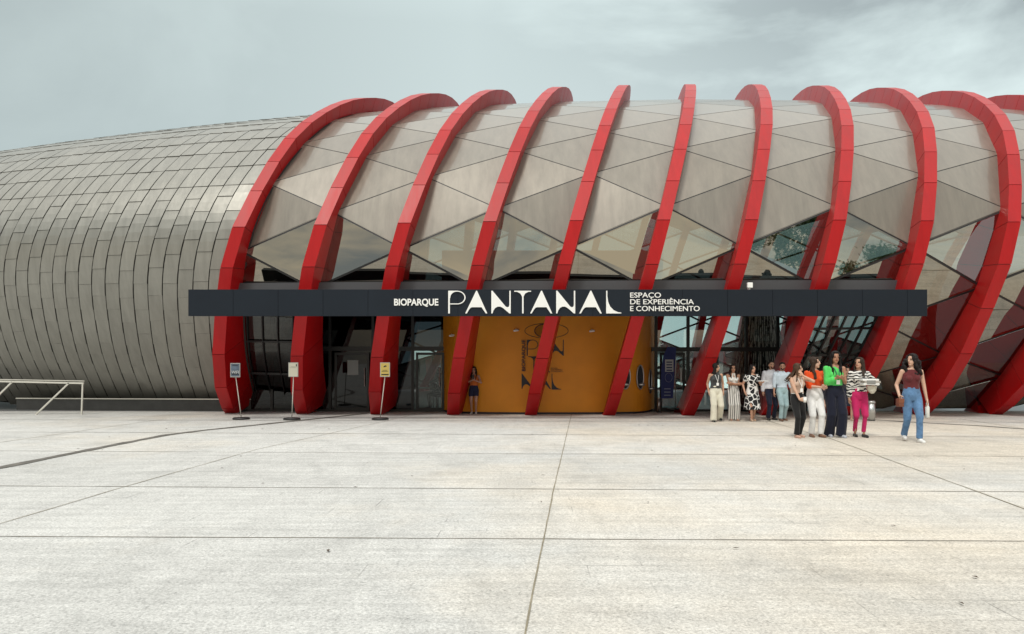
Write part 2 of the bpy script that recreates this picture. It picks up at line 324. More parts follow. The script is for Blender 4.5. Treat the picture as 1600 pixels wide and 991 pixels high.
def make_profile():
    th = np.linspace(R(-66), R(97), 240)
    ro = spl(th, RO); ri = spl(th, RI)
    O = np.stack([ZC-ro*np.cos(th), HC+ro*np.sin(th)], 1); I = np.stack([ZC-ri*np.cos(th), HC+ri*np.sin(th)], 1)
    def crest(P, top):
        p0 = P[-1]; d = P[-1]-P[-4]; d = d/d[0]; w = ZM-p0[0]
        t = np.linspace(0, 1, 30)[1:]
        h00 = 2*t**3-3*t**2+1; h10 = t**3-2*t**2+t; h01 = -2*t**3+3*t**2
        return np.concatenate([P, np.stack([p0[0]+w*t, h00*p0[1]+h10*w*d[1]+h01*top], 1)])
    O = crest(O, 12.72); I = crest(I, 12.1)
    mo = O[::-1][1:].copy(); mo[:, 0] = 2*ZM-mo[:, 0]; mi = I[::-1][1:].copy(); mi[:, 0] = 2*ZM-mi[:, 0]
    O = np.concatenate([O, mo]); I = np.concatenate([I, mi])
    s = np.concatenate([[0], np.cumsum(np.hypot(*np.diff(I, axis=0).T))])
    k0 = np.argmax(I[:, 1] > 0); s = s - np.interp(0, I[k0-3:k0+3, 1], s[k0-3:k0+3])
    return O, I, s
PO, PI_, PS = make_profile()
S_END = PS[-1] - (0 - PS[0])          # arc at ground level on the far side
def P(i, s, inner=True, side=.5, off=0.):
    """point of the tube: i = rib number (real), s = arc length, side 0..1 across the rib, off = outward offset"""
    A = PI_ if inner else PO; s = min(max(s, PS[0]), PS[-1]-.06)
    z = float(np.interp(s, PS, A[:, 0])); h = float(np.interp(s, PS, A[:, 1]))
    if off:
        z2 = float(np.interp(s+.05, PS, A[:, 0])); h2 = float(np.interp(s+.05, PS, A[:, 1])); tz, th_ = z2-z, h2-h
        l = math.hypot(tz, th_); z -= off*th_/l; h += off*tz/l
    sc = 1 - Q_*(i-IC_)**2
    Z = ZC+(z-ZC)*sc+YAW_*(i-6); H = HC+(h-HC)*sc
    X = X0_+D_*(i-6)+RW*side+A_*H+B_*(Z-20)
    return Vector((X, Z, H))
NODE = [-1.1, 0.1, 1.25, 2.36, 3.62, 4.80, 6.0, 7.16, 8.33, 9.45, 10.5, 11.6]    # index n: odd n -> even ribs
while NODE[-1] < S_END + 2.5: NODE.append(NODE[-1]+1.15)
def nodes(i):
    par = 1 if i % 2 == 0 else 0
    return [n for n in range(len(NODE)) if n % 2 == par]
def smin(i, zcut):
    for s in np.arange(-1.0, 8, .02):
        if P(i, s).z >= zcut: return s
    return 0

museum = empty('museum_building', (0, 24, GZ), 0, 'long metal clad tubular museum with red ribs and a dark lettered canopy', 'museum')
MI = Matrix.Translation((0, -24, -GZ))
def mb_build(m, name, mats, parent=museum, smooth=False, bevel=0, rel=True):
    if rel: m.v = [tuple(Vector(v) - Vector((0, 24, GZ))) for v in m.v]
    return m.build(name, mats, parent, smooth, bevel)
def set_rnd(o, vals):
    a = o.data.attributes.new('rnd', 'FLOAT', 'FACE'); a.data.foreach_set('value', vals)

# ---- ribs
RIB_S = [-1.0, -0.1, 1.0, 1.9, 2.95, 4.2, 5.4, 6.55, 7.75, 8.9, 10.0]
while RIB_S[-1] < S_END + .6: RIB_S.append(RIB_S[-1]+1.08)
def build_rib(i):
    m = MB(); vals = []
    def corners(s, gap, ins):
        out = []
        for side, inner, off in ((0, False, 0), (1, False, 0), (1, True, -.22), (0, True, -.22)):
            p = P(i, s, inner, side, off)
            out.append(p)
        c = sum(out, Vector())/4
        if ins: out = [p + (c-p).normalized()*ins for p in out]
        return out
    def seg(s0, s1, ins, mi):
        a = corners(s0, 0, ins); b = corners(s1, 0, ins)
        if max(p.z for p in a+b) < GZ: return 0
        lo = GZ - .02
        # clip the lowest segment to the ground
        for k in range(4):
            if a[k].z < lo and b[k].z > lo: a[k] = a[k].lerp(b[k], (lo-a[k].z)/(b[k].z-a[k].z))
            elif b[k].z < lo and a[k].z > lo: b[k] = b[k].lerp(a[k], (lo-b[k].z)/(a[k].z-b[k].z))
            elif a[k].z <= lo and b[k].z <= lo: a[k].z = lo-.01; b[k].z = lo
        m.add(a+b, [(0,1,2,3),(7,6,5,4),(0,4,5,1),(1,5,6,2),(2,6,7,3),(3,7,4,0)], mi); return 6
    g = .009
    for k in range(len(RIB_S)-1):
        n = seg(RIB_S[k]+g, RIB_S[k+1]-g, 0, 0); v = random.random(); vals += [v]*n
    for k in range(len(RIB_S)-1):
        n = seg(RIB_S[k], RIB_S[k+1], .025, 1); vals += [0]*n
    o = mb_build(m, 'rib', [M['red'], M['red_dark']]); set_rnd(o, vals); return o
ribs = [build_rib(i) for i in range(1, 14)]

# ---- diamond panels, mullions, glass panes
def clip_poly(poly, zc):
    out = []
    for k in range(len(poly)):
        a, b = poly[k], poly[(k+1) % len(poly)]
        if a.z >= zc: out.append(a)
        if (a.z >= zc) != (b.z >= zc): out.append(a.lerp(b, (zc-a.z)/(b.z-a.z)))
    return out
def inset(poly, d):
    c = sum(poly, Vector())/len(poly); n = Vector()
    for k in range(len(poly)): n += (poly[k]-c).cross(poly[(k+1) % len(poly)]-c)
    n.normalize(); res = []
    L_ = len(poly)
    for k in range(L_):
        p0, p1, p2 = poly[k-1], poly[k], poly[(k+1) % L_]
        e1 = (p1-p0).normalized(); e2 = (p2-p1).normalized(); n1 = n.cross(e1); n2 = n.cross(e2)
        den = 1+n1.dot(n2)
        res.append(p1 + (n1+n2)*(d/max(den, .12)))
    return res, n
CUT = 3.86
panels = MB(); pvals = []; mull = MB(); rearp = MB(); panes = []
for i in range(1, 13):
    a, b = nodes(i), nodes(i+1); allv = sorted([(n, i) for n in a] + [(n, i+1) for n in b])
    for k in range(len(allv)-2):
        tri = allv[k:k+3]
        pts = [P(j, NODE[n]) for n, j in tri]
        cs = sum(NODE[n] for n, j in tri)/3
        front = cs < (PS[-1]+PS[0])/2
        zc = CUT if (i < 9 and front) else GZ+.12
        if max(p.z for p in pts) <= zc+.05: continue
        poly = clip_poly(pts, zc)
        if len(poly) < 3: continue
        if front and i < 9: poly = [Vector((p.x, p.y-.15, p.z)) if abs(p.z-CUT) < 1e-4 else p for p in poly]
        # orient outward
        c = sum(poly, Vector())/len(poly); n = (poly[1]-poly[0]).cross(poly[2]-poly[0])
        ax = P(i+.5, 0); ax = Vector((c.x, ZM, 5.0))
        if n.dot(c-ax) < 0: poly = poly[::-1]
        fb = S_END - cs
        glass = (cs < 6.5) if front else (fb < 11.5)
        q, nn = inset(poly, .016 if not glass else .03)
        # mullion bars along the polygon's edges
        for e in range(len(poly)):
            p0, p1 = poly[e], poly[(e+1) % len(poly)]
            if (p1-p0).length > .05: mull.bar(p0 - nn*.045, p1 - nn*.045, .07 if glass else .06, .07, up=nn)
        if glass:
            if front: panes.append((q, nn, i, cs))
            else: rearp.add(q, [tuple(range(len(q)))])
        else:
            th_ = .02
            back = [p - nn*th_ for p in q]; L_ = len(q)
            panels.add(q+back, [tuple(range(L_)), tuple(range(2*L_-1, L_-1, -1))] + [(e, L_+e, L_+(e+1) % L_, (e+1) % L_) for e in range(L_)])
            v = random.random(); pvals += [v]*(L_+2)
o = mb_build(panels, 'panel_cladding', M['tan']); set_rnd(o, pvals)
mb_build(mull, 'mullion_lattice', M['mull'])
mb_build(rearp, 'rear_glazing', M['rear'])
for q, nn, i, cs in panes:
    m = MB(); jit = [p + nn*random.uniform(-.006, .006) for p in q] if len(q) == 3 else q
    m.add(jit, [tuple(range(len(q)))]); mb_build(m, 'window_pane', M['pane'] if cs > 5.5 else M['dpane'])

# ---- zinc shingle shell on the left
shg = MB(); svals = []
xw = 0.505; i0 = 1.0
strips = []
edge_i = 1.06
j = 0
while edge_i > -9.5:
    w = max(.30, .505*0.985**j)/D_
    strips.append((edge_i-w, edge_i)); edge_i -= w; j += 1
s_lo, s_hi = 0.0, S_END
for j, (ia, ib) in enumerate(strips):
    step = .92; off = (0 if j % 2 == 0 else .5)*step + random.uniform(-.05, .05)
    g = .006
    s = -1.4 + off
    ga = .020/D_
    while s+step < PS[-1]-.1:
        s1 = s+step
        if s < 8.3 <= s1+.25: s1 = 8.3 + (.46 if s1 > 8.45 and s1 < 8.0 else 0)
        step_ = s1-s; v = min(1, max(0, random.gauss(.5, .13)))
        ns = 3; tw = random.uniform(.0, .012); tw2 = random.uniform(-.006, .010)
        vs_ = []
        for k in range(ns+1):
            ss = s+g+(step_-2*g)*k/ns
            lift = .016*(1-k/ns)
            vs_.append(P(ia+ga, ss, True, .5, .03+tw+lift)); vs_.append(P(ib-ga, ss, True, .5, .022+tw2+lift))
        if vs_[-1].z > GZ and vs_[-2].z > GZ:
            fs = [(2*k, 2*k+1, 2*k+3, 2*k+2) for k in range(ns)]
            # folded edges
            low = [p.lerp(Vector((p.x, ZM, 4)), .003) for p in vs_]
            nv = len(vs_)
            fs += [(2*k, 2*k+2, nv+2*k+2, nv+2*k) for k in range(ns)] + [(2*k+1, nv+2*k+1, nv+2*k+3, 2*k+3) for k in range(ns)]
            fs += [(0, nv, nv+1, 1), (nv-2, nv-1, 2*nv-1, 2*nv-2)]
            shg.add(vs_+low, fs); svals += [v]*len(fs)
        s = s1
o = mb_build(shg, 'shingle_cladding', M['zinc'], smooth=False); set_rnd(o, svals)
bk = MB(); ii = np.linspace(1.1, -9.5, 50); ss = np.linspace(-1.2, S_END+.4, 90)
q = [P(i, s, True, .5, -.02) for i in ii for s in ss]
bk.add(q, [(a*90+b, a*90+b+1, (a+1)*90+b+1, (a+1)*90+b) for a in range(49) for b in range(89)])
mb_build(bk, 'shell_backing', M['seam'], smooth=True)

# ---- lintel over the entrance, following the tube
lt = MB()
for i in range(1, 9):
    s0, s1 = smin(i, CUT), smin(i+1, CUT)
    a, b = P(i, s0), P(i+1, s1); a.z = b.z = CUT-.01
    dz = Vector((0, 0, -.62)); dy = Vector((0, .12, 0)); e = Vector((0, -.19, 0))
    q = [a+e, b+e, b+e+dz, a+e+dz, a+dy, b+dy, b+dy+dz, a+dy+dz]
    lt.add(q, [(0,3,2,1),(4,5,6,7),(0,1,5,4),(2,3,7,6),(1,2,6,5),(3,0,4,7)])
mb_build(lt, 'lintel', M['lintel'])

# ---- canopy
CY = 20.5
cx0, cx1 = at(294, CY).x, at(1449, CY).x; cz0, cz1 = pz(494, CY), pz(452.5, CY)
cp = MB(); x = cx0; pw = 1.2
while x < cx1-.05:
    xe = min(x+pw, cx1)
    cp.box(x+.004, xe-.004, CY, CY+.03, cz0, cz1); x = xe
cp.box(cx0+.002, cx1-.002, CY+.031, CY+.16, cz0+.004, cz1-.004)
canopy = mb_build(cp, 'canopy', M['navy'])
rf = MB()
rf.box(-8.4, 11.2, 22.6, 25.6, cz1-.28, cz1-.13)
for k in range(15): rf.box(-8.2+k*1.35, -8.12+k*1.35, CY+.17, 25.4, cz1-.38, cz1-.301)
mb_build(rf, 'canopy_roof', M['dark'])
fl = MB(); p = at(1170, CY+.15); fl.box(p.x-.07, p.x+.07, CY+.02, CY+.10, cz1+.05, cz1+.19); fl.box(p.x-.02, p.x+.02, CY+.06, CY+.2, cz1-.02, cz1+.06)
mb_build(fl, 'floodlight', M['white'], bevel=.01)

# ---- lettering
def letter_shapes():
    """each letter: list of filled polygons in a box of height 1 (x right, y up)"""
    def arc(cx, cy, rx, ry, a0, a1, n=16): return [(cx+rx*math.cos(R(a0+(a1-a0)*k/n)), cy+ry*math.sin(R(a0+(a1-a0)*k/n))) for k in range(n+1)]
    t = .055
    Pp = [[(0, 0), (t*1.3, 0), (t*1.3, .52), (t*1.3, .70)] + arc(.40, .70, .325, .255, 180, 90, 8) + [(.36, 1.0), (0, 1.0)],
          arc(.40, .70, .37, .30, 90, -90, 22) + arc(.40, .70, .32, .262, -90, 90, 22),
          [(t*1.3, .40), (.40, .40), (.40, .438), (t*1.3, .438)]]
    Pp[0] = [(0, 0), (t*1.3, 0), (t*1.3, .66)] + arc(.37, .69, .28, .27, 180, 92, 8) + [(.40, .962), (.40, 1.0), (0, 1.0)]
    Aa = [[(0, 0), (.07, 0), (.17, .17), (.24, .25), (.31, .275), (.73, .275), (.92, 0), (.99, 0), (.53, 1.0), (.49, 1.0)]]
    Nn = [[(0, 0), (.05, 0), (.09, .13), (.17, .24), (.28, .30), (.40, .30), (.52, .24), (.80, 0), (.86, 0), (.86, 1.0), (.80, 1.0), (.80, .36), (.77, .29), (.70, .27), (.63, .31), (.05, 1.0), (0, 1.0)]]
    Tt = [[(0, 1.0), (.80, 1.0), (.80, .955), (.68, .955), (.52, .88), (.445, .74), (.445, 0), (.375, 0), (.375, .74), (.29, .88), (.13, .955), (0, .955)]]
    Ll = [[(0, 0), (.68, 0), (.68, .035), (.52, .06), (.34, .14), (.18, .30), (.09, .50), (.05, .75), (.05, 1.0), (0, 1.0)]]
    return {'P': Pp, 'A': Aa, 'N': Nn, 'T': Tt, 'L': Ll}
LS = letter_shapes()
def poly_solid(m, pts2, fn, depth):
    """extruded polygon, triangulated through bmesh"""
    bmx = bmesh.new(); vs_ = [bmx.verts.new((x, y, 0)) for x, y in pts2]
    f = bmx.faces.new(vs_); bmesh.ops.triangulate(bmx, faces=[f]); bmx.verts.index_update()
    tris = [[v.index for v in f.verts] for f in bmx.faces]; nrm = [f.normal.z for f in bmx.faces]; bmx.free()
    n = len(pts2); fr = [fn(x, y, 0) for x, y in pts2]; bk_ = [fn(x, y, depth) for x, y in pts2]
    m.add(fr+bk_, [tuple(t_) for t_ in tris] + [tuple(n+k for k in t_[::-1]) for t_ in tris] + [(k, n+k, n+(k+1) % n, (k+1) % n) for k in range(n)])
def logo_letter(ch, u0, u1, v0, v1, y, parent, material, wnat):
    m = MB()
    x0, x1 = at(u0, y).x, at(u1, y).x; z0, z1 = pz(v1, y), pz(v0, y)
    for pl in LS[ch]:
        poly_solid(m, pl, lambda a, b, d: Vector((x0+(x1-x0)*a/wnat, y - .035 + d, z0+(z1-z0)*b)), .033)
    return mb_build(m, 'letter', material, parent=parent)
NW = {'P': .77, 'A': .99, 'N': .86, 'T': .80, 'L': .68}
for ch, u0, u1 in (('P', 700.5, 727.5), ('A', 727, 761.5), ('N', 767.8, 798), ('T', 803.5, 829.7), ('A', 828.3, 862.8), ('N', 869, 898.6), ('A', 905, 940), ('L', 947, 970.5)):
    logo_letter(ch, u0, u1, 454.6, 490, CY, canopy, M['white'], NW[ch])
def text_obj(body, x, y, z, size, material, parent, width=None, name='lettering', rot=(R(90), 0, 0), bold=0., ext=.012, rel=Vector((0, 24, GZ)), spacing=1.0, line=1.0, align='LEFT'):
    cu = bpy.data.curves.new(name, 'FONT'); cu.body = body; cu.size = size; cu.extrude = ext; cu.offset = bold; cu.space_character = spacing; cu.space_line = line; cu.align_x = align
    tmp = bpy.data.objects.new(name, cu); C.objects.link(tmp); dg = bpy.context.evaluated_depsgraph_get()
    me = bpy.data.meshes.new_from_object(tmp.evaluated_get(dg)); bpy.data.objects.remove(tmp); bpy.data.curves.remove(cu)
    if width:
        xs = [v.co.x for v in me.vertices]; k = width/(max(xs)-min(xs)); x_min = min(xs)
        for v in me.vertices: v.co.x = (v.co.x-x_min)*k
    me.materials.clear()
    o = link(name, me, material, parent); o.location = Vector((x, y, z))-rel; o.rotation_euler = rot; return o
px = CY/F
text_obj('BIOPARQUE', at(616, CY).x, CY-.014, pz(477.3, CY), 10.6*px/.73, M['white'], canopy, width=69*px, bold=.006)
for body, vb, u1 in (('ESPAÇO', 465.2, 1032.5), ('DE EXPERIÊNCIA', 475.6, 1084), ('E CONHECIMENTO', 486.2, 1093)):
    text_obj(body, at(984.5, CY).x, CY-.014, pz(vb, CY), 8.2*px/.73, M['white'], canopy, width=(u1-984.5)*px, bold=.001)

# ---- ochre curved wall
def wall_xy(t):     # t 0..1 along the wall
    x = -2.35 + 7.12*t; e = (2*t-1)
    y = 23.9 + .75*abs(e)**3 + (1.1*max(0, (t-.86)/.14)**2.2 if t > .86 else 0) + (.8*max(0, (.1-t)/.1)**2 if t < .1 else 0)
    return x, y
n = 60; wm = MB(); q = []
for k in range(n+1):
    x, y = wall_xy(k/n); q += [(x, y, GZ), (x, y, cz1-.16)]
wm.add(q, [(2*k, 2*k+2, 2*k+3, 2*k+1) for k in range(n)])
x, y = wall_xy(1); wm.add([(x, y, GZ), (x, 28, GZ), (x, 28, cz1-.16), (x, y, cz1-.16)], [(0, 1, 2, 3)])
wm.box(-2.3, 4.6, 27.6, 28, GZ, 5.2); wm.box(-2.3, 4.6, 25.2, 27.9, 3.0, 5.2)
wall = mb_build(wm, 'ochre_wall', M['orange'], smooth=False)
bb = MB(); q = []
for k in range(n+1):
    x, y = wall_xy(k/n); q += [(x, y-.02, GZ), (x, y-.02, GZ+.06)]
bb.add(q, [(2*k, 2*k+2, 2*k+3, 2*k+1) for k in range(n)]); mb_build(bb, 'skirting', M['ink'])
def wall_at(u):     # point of the wall seen in pixel column u
    best = min((abs((wall_xy(k/400)[0])/(wall_xy(k/400)[1])*F+CX-u), k/400) for k in range(401)); return wall_xy(best[1])+(best[1],)
wy = wall_at(850)[1]-.03
def ink_letter(ch, u0, u1, v0, v1):
    m = MB(); y = wy; x0, x1 = at(u0, y).x, at(u1, y).x; z0, z1 = pz(v1, y), pz(v0, y)
    for pl in LS[ch]:
        poly_solid(m, pl, lambda a, b, d: Vector((x0+(x1-x0)*a/NW[ch], wall_at_x(x0+(x1-x0)*a/NW[ch]) - .012 + d, z0+(z1-z0)*b)), .01)
    mb_build(m, 'letter', M['ink'], parent=wall)
def wall_at_x(x): return wall_xy((x+2.35)/7.12)[1]
for ch, a, b, c, d in (('P', 823, 841, 531, 556), ('A', 838, 861, 531, 556), ('N', 861, 881, 531, 556), ('T', 825, 843, 557, 580), ('A', 838, 860, 570, 582), ('N', 815, 833, 584, 608), ('A', 832, 861, 584, 608), ('L', 862, 877, 584, 609)):
    ink_letter(ch, a, b, c, d)
text_obj('BIOPARQUE', at(820.5, wy).x, wy-.02, pz(580, wy), .15, M['ink'], wall, width=49*wy/F, rot=(R(90), R(-90), 0), bold=.003, ext=.004)
for k, s_ in enumerate(('ESPAÇO', 'DE EXPERIÊNCIA', 'E CONHECIMENTO')):
    text_obj(s_, at(861, wy).x, wy-.02, pz(576.3+2.6*k, wy), .05, M['ink'], wall, width=(10, 18, 19)[k]*wy/F, ext=.003)
em = MB(); a_, b_ = 34*wy/F, 11.5*wy/F; cxx, czz = at(854, wy).x, pz(517, wy)
def rim(m, rx, rz, w, cx_, cz_, y_off=.015):
    pts = [(cx_+rx*math.cos(2*math.pi*k/48), cz_+rz*math.sin(2*math.pi*k/48)) for k in range(49)]
    m.tube([(x, wall_at_x(x)-y_off, z) for x, z in pts], w, 5, caps=False)
rim(em, a_, b_, .008, cxx, czz); rim(em, a_*.52, b_*.92, .012, cxx-.02, czz)
for k in range(9):
    xx = cxx-a_*.5+a_*k*.055; hh = b_*.88*math.sqrt(max(0, 1-((xx-cxx)/(a_*.55))**2)); em.tube([(xx, wall_at_x(xx)-.014, czz-hh), (xx, wall_at_x(xx)-.014, czz+hh)], .005, 4)
mb_build(em, 'emblem', M['ink'], parent=wall)
# portholes
for u, hw, v0, v1 in ((976, 9.5, 570, 608), (999.5, 8.5, 571, 608), (1014.5, 3.6, 578, 614)):
    x, y, t = wall_at(u); e = .002; xa, ya = wall_xy(min(1, t+e)); tx = Vector((xa-x, ya-y, 0)).normalized(); nr = Vector((tx.y, -tx.x, 0))
    hh = (v1-v0)/2*y/F; cz_ = pz((v0+v1)/2, y); rr = .17
    c = Vector((x, y, cz_)) + nr*.03
    ring = [c + tx*(rr*math.cos(2*math.pi*k/32)) + Vector((0, 0, hh*math.sin(2*math.pi*k/32))) for k in range(33)]
    m = MB(); m.tube(ring, .022, 8, caps=False); po = mb_build(m, 'porthole', M['steel'], parent=wall, smooth=True)
    m = MB(); m.add([c - nr*.005 + (p-c)*.97 for p in ring[:-1]], [tuple(range(32))]); mb_build(m, 'porthole_pane', M['ink'], parent=po)
    m = MB(); sh = c - Vector((0, 0, hh*.62)) + nr*.05; m.ell(sh, (.11, .05, .05)); mb_build(m, 'shelf', M['steel'], parent=po, smooth=True)

# ---- entrance glazing left and right
def glazing(u0, u1, y, uprights, transom_v, name, gm):
    fr = MB(); zt = cz1-.3
    xs = [at(u, y).x for u in uprights]
    for x in xs: fr.box(x-.045, x+.045, y-.06, y+.06, GZ, zt)
    zt2 = pz(transom_v, y); fr.box(at(u0, y).x, at(u1, y).x, y-.065, y+.065, zt2-.07, zt2+.07)
    fr.box(at(u0, y).x, at(u1, y).x, y-.055, y+.055, zt-.10, zt-.002); fr.box(at(u0, y).x, at(u1, y).x, y-.055, y+.055, GZ+.002, GZ+.07)
    f = mb_build(fr, name, M['mull'])
    for a, b in zip(xs[:-1], xs[1:]):
        for z0, z1 in ((GZ+.06, zt2-.06), (zt2+.06, zt-.08)):
            m = MB(); m.add([(a+.03, y, z0), (b-.03, y, z0), (b-.03, y, z1), (a+.03, y, z1)], [(0, 1, 2, 3)]); mb_build(m, 'glass_pane', M['mdoor'] if (gm is M['ldoor'] and a > -3.4 and z0 < 1) else gm, parent=f)
    return f
YL = 25.2
gl = glazing(372, 706, YL, (374, 425, 470, 516, 583, 645, 700), 545, 'entrance_screen', M['ldoor'])
gr = glazing(1018, 1260, YL, (1025, 1075, 1120, 1166, 1215, 1258), 546, 'entrance_screen', M['door'])
for u0, u1, pr in ((523, 577, gl), (650, 694, gl), (1031, 1070, gr)):
    d = MB(); x0, x1 = at(u0, YL-.1).x, at(u1, YL-.1).x; zt = pz(551, YL-.1); y = YL-.10
    for a, b in ((x0, x0+.07), (x1-.07, x1)): d.box(a, b, y-.03, y+.03, GZ+.01, zt)
    d.box(x0+.07, x1-.07, y-.03, y+.03, zt-.08, zt); d.box(x0+.07, x1-.07, y-.03, y+.03, GZ+.01, GZ+.13)
    do = mb_build(d, 'glass_door', M['mull'])
    m = MB(); m.box(x0+.07, x1-.07, y-.006, y+.006, GZ+.13, zt-.08); mb_build(m, 'glass_pane', M['door'] if pr is gr else (M['mdoor'] if u0 == 650 else M['ldoor']), parent=do)
    m = MB(); m.tube([(x1-.14, y-.08, .75), (x1-.14, y-.08, 1.35)], .015); m.tube([(x1-.14, y, .8), (x1-.14, y-.08, .8)], .01); m.tube([(x1-.14, y, 1.3), (x1-.14, y-.08, 1.3)], .01); mb_build(m, 'handle', M['steel'], parent=do)
    if u0 == 523:
        m = MB(); xa, xb = at(543, y).x, at(560, y).x; m.box(xa, xb, y-.012, y-.008, pz(586, y), pz(563, y)); mb_build(m, 'notice', mat('grey_notice', (.28, .31, .31), .5), parent=do)
# sloping glazed bay at the right end of the entrance (follows the tube)
sl = MB(); slp = MB()
for k in range(8):
    i = 8.02 + k*.13
    pts = [P(i, s, True, .5, -.05) for s in np.linspace(.1, 4.4, 12)]
    for a, b in zip(pts[:-1], pts[1:]): sl.bar(a, b, .045, .09, up=(0, 1, 0))
for s in (.2, 1.3, 2.4, 3.4): sl.bar(P(8.02, s, True, .5, -.05), P(8.95, s, True, .5, -.05), .05, .07)
sl.bar(P(8.02, 1.1, True, .5, -.05), P(8.95, 2.6, True, .5, -.05), .05); sl.bar(P(8.02, 3.3, True, .5, -.05), P(8.95, 1.6, True, .5, -.05), .05)
ss = np.linspace(.0, 4.3, 8); q = []
for s in ss: q += [P(8.02, s, True, .5, -.09), P(8.95, s, True, .5, -.09)]
slp.add(q, [(2*k, 2*k+1, 2*k+3, 2*k+2) for k in range(7)])
so = mb_build(sl, 'sloping_screen', M['mull']); mb_build(slp, 'sloping_pane', glass_mat('dark_door_glass', (.3, .34, .34), .12), parent=so)
# curved dark glass bay at the left end
lb = MB(); lp = MB()
for k in range(5):
    i = 1.12 + k*.2; pts = [P(i, s, True, .5, -.05) for s in np.linspace(.0, 4.4, 12)]
    for a, b in zip(pts[:-1], pts[1:]): lb.bar(a, b, .03, .06, up=(0, 1, 0))
for s in (.1, 1.5, 2.9): lb.bar(P(1.1, s, True, .5, -.05), P(1.95, s, True, .5, -.05), .03, .06)
q = []
for s in ss: q += [P(1.1, s, True, .5, -.09), P(1.95, s, True, .5, -.09)]
lp.add(q, [(2*k, 2*k+1, 2*k+3, 2*k+2) for k in range(7)])
lo_ = mb_build(lb, 'curved_screen', M['mull']); mb_build(lp, 'curved_pane', glass_mat('black_glass', (.12, .13, .14), .06), parent=lo_)

# ---- interior: floor, partitions
m = MB(); m.box(-26, 30, 25.3, 41.5, GZ+.004, GZ+.012); mb_build(m, 'interior_floor', M['floor'])
m = MB(); m.box(-9.6, -4.55, 28.6, 28.8, GZ+.02, 3.1); m.box(-9.6, -4.4, 25.5, 28.8, 3.1, 3.2); m.box(-4.6, -2.3, 25.5, 30, 3.1, 3.2); mb_build(m, 'partition', mat('charcoal_partition', (.05, .053, .055), .6))
m = MB()
for k in range(6): m.box(-9.2+k*.8, -8.65+k*.8, 28.5, 28.59, .3, 2.7)
mb_build(m, 'wall_panels', mat('grey_panels', (.12, .125, .125), .55, var=.3, vscale=2))
# plinth under the shingles
pl = MB(); pa = [P(i, .55, True, .5, -.12) for i in np.linspace(-2.4, 1.05, 12)]
for a, b in zip(pa[:-1], pa[1:]):
    pl.add([Vector((a.x, a.y-.12, GZ)), Vector((b.x, b.y-.12, GZ)), Vector((b.x, b.y-.12, .30)), Vector((a.x, a.y-.12, .30)), Vector((a.x, a.y+.3, .30)), Vector((b.x, b.y+.3, .30))], [(0, 1, 2, 3), (3, 2, 5, 4)])
po = mb_build(pl, 'plinth', mat('plinth', (.05, .05, .048), .7, var=.2))
tr = MB()
for a, b in zip(pa[:-1], pa[1:]): tr.bar(Vector((a.x, a.y-.14, .32)), Vector((b.x, b.y-.14, .32)), .04, .035)
mb_build(tr, 'trim', M['galv'], parent=po)
# cameras on the ochre wall
for u, v in ((806, 517), (924, 518), (704, 525)):
    x, y, t = wall_at(max(u, 706)); m = MB(); z = pz(v, y)
    m.tube([(x, y, z+.06), (x, y-.1, z+.03)], .015, 8); cm = mb_build(m, 'security_camera', M['white'])
    m = MB(); m.cap((x-.05, y-.14, z), (x+.06, y-.1, z+.015), .035, .035); mb_build(m, 'camera_body', M['white'], parent=cm, smooth=True)

# ------------------------------------------------------------------ ground
g = MB(); g.add([(-400, -300, GZ), (400, -300, GZ), (400, 500, GZ), (-400, 500, GZ)], [(0, 1, 2, 3)])
tag(g.build('plaza_ground', M['ground']), kind='structure')
def strip(m, pts, w, z=GZ+.004, wob=.0):
    pts = [Vector((p[0], p[1], z)) for p in pts]; q = []
    fine = []
    for a, b in zip(pts[:-1], pts[1:]):
        n = max(2, int((b-a).length/.35)); fine += [a.lerp(b, k/n) for k in range(n)]
    fine.append(pts[-1])
    for k, p in enumerate(fine):
        t = (fine[min(k+1, len(fine)-1)]-fine[max(k-1, 0)]).normalized(); nn = Vector((-t.y, t.x, 0))
        ww = w*(1+random.uniform(-.3, .3)); o_ = nn*random.uniform(-wob, wob); q += [p+o_+nn*ww/2, p+o_-nn*ww/2]
    m.add(q, [(2*k, 2*k+1, 2*k+3, 2*k+2) for k in range(len(fine)-1)])
jm = MB()
for y0, sl_, w in ((7.22, -.02, .019), (10.02, -.035, .023), (13.8, -.045, .022), (17.35, -.053, .032), (21.2, -.03, .045)):
    strip(jm, [(x, y0+sl_*x) for x in (-26, -13, -6, 0, 6, 13, 26)], w, wob=.003)
jm2 = MB()
strip(jm2, [(-.25, 2), (.08, 4.71), (.30, 7.23), (.54, 9.98), (1.88, 24.2)], .013, GZ+.006, .004)
strip(jm2, [(-5.7, 2.5), (-5.25, 7.875), (-5.14, 10.1), (-4.8, 14.45), (-3.55, 20.8), (-3.0, 24)], .014, GZ+.006, .004)
strip(jm2, [(5.3, 3.5), (5.79, 8.69), (6.24, 12.07), (6.8, 16.3), (7.0, 20.26), (7.4, 24)], .016, GZ+.006, .006)
strip(jm2, [(-11.4, 4), (-10.6, 14), (-9.9, 22)], .02, GZ+.006); strip(jm2, [(11.2, 4), (12.2, 14), (12.8, 22)], .02, GZ+.006)
tag(jm.build('paving_joints', M['joint']), kind='structure')
tag(jm2.build('paving_joint_lines', mat('ochre_joint', (.24, .21, .15), .9, var=.3, vscale=6)), kind='structure')
dr = MB(); strip(dr, [(-9.6, 6), (-8.4, 9.6), (-7.98, 11.93), (-7.93, 13.6), (-7.85, 15.6), (-7.75, 17.2), (-7.36, 18.4), (-6.6, 19.9), (-5.75, 21.7), (-4.6, 24.1)], .2, GZ+.008)
strip(dr, [(9.6, 22.3), (10.35, 21.4), (11.1, 20.5), (11.9, 19.7), (12.5, 18.7), (13.1, 17)], .12, GZ+.008)
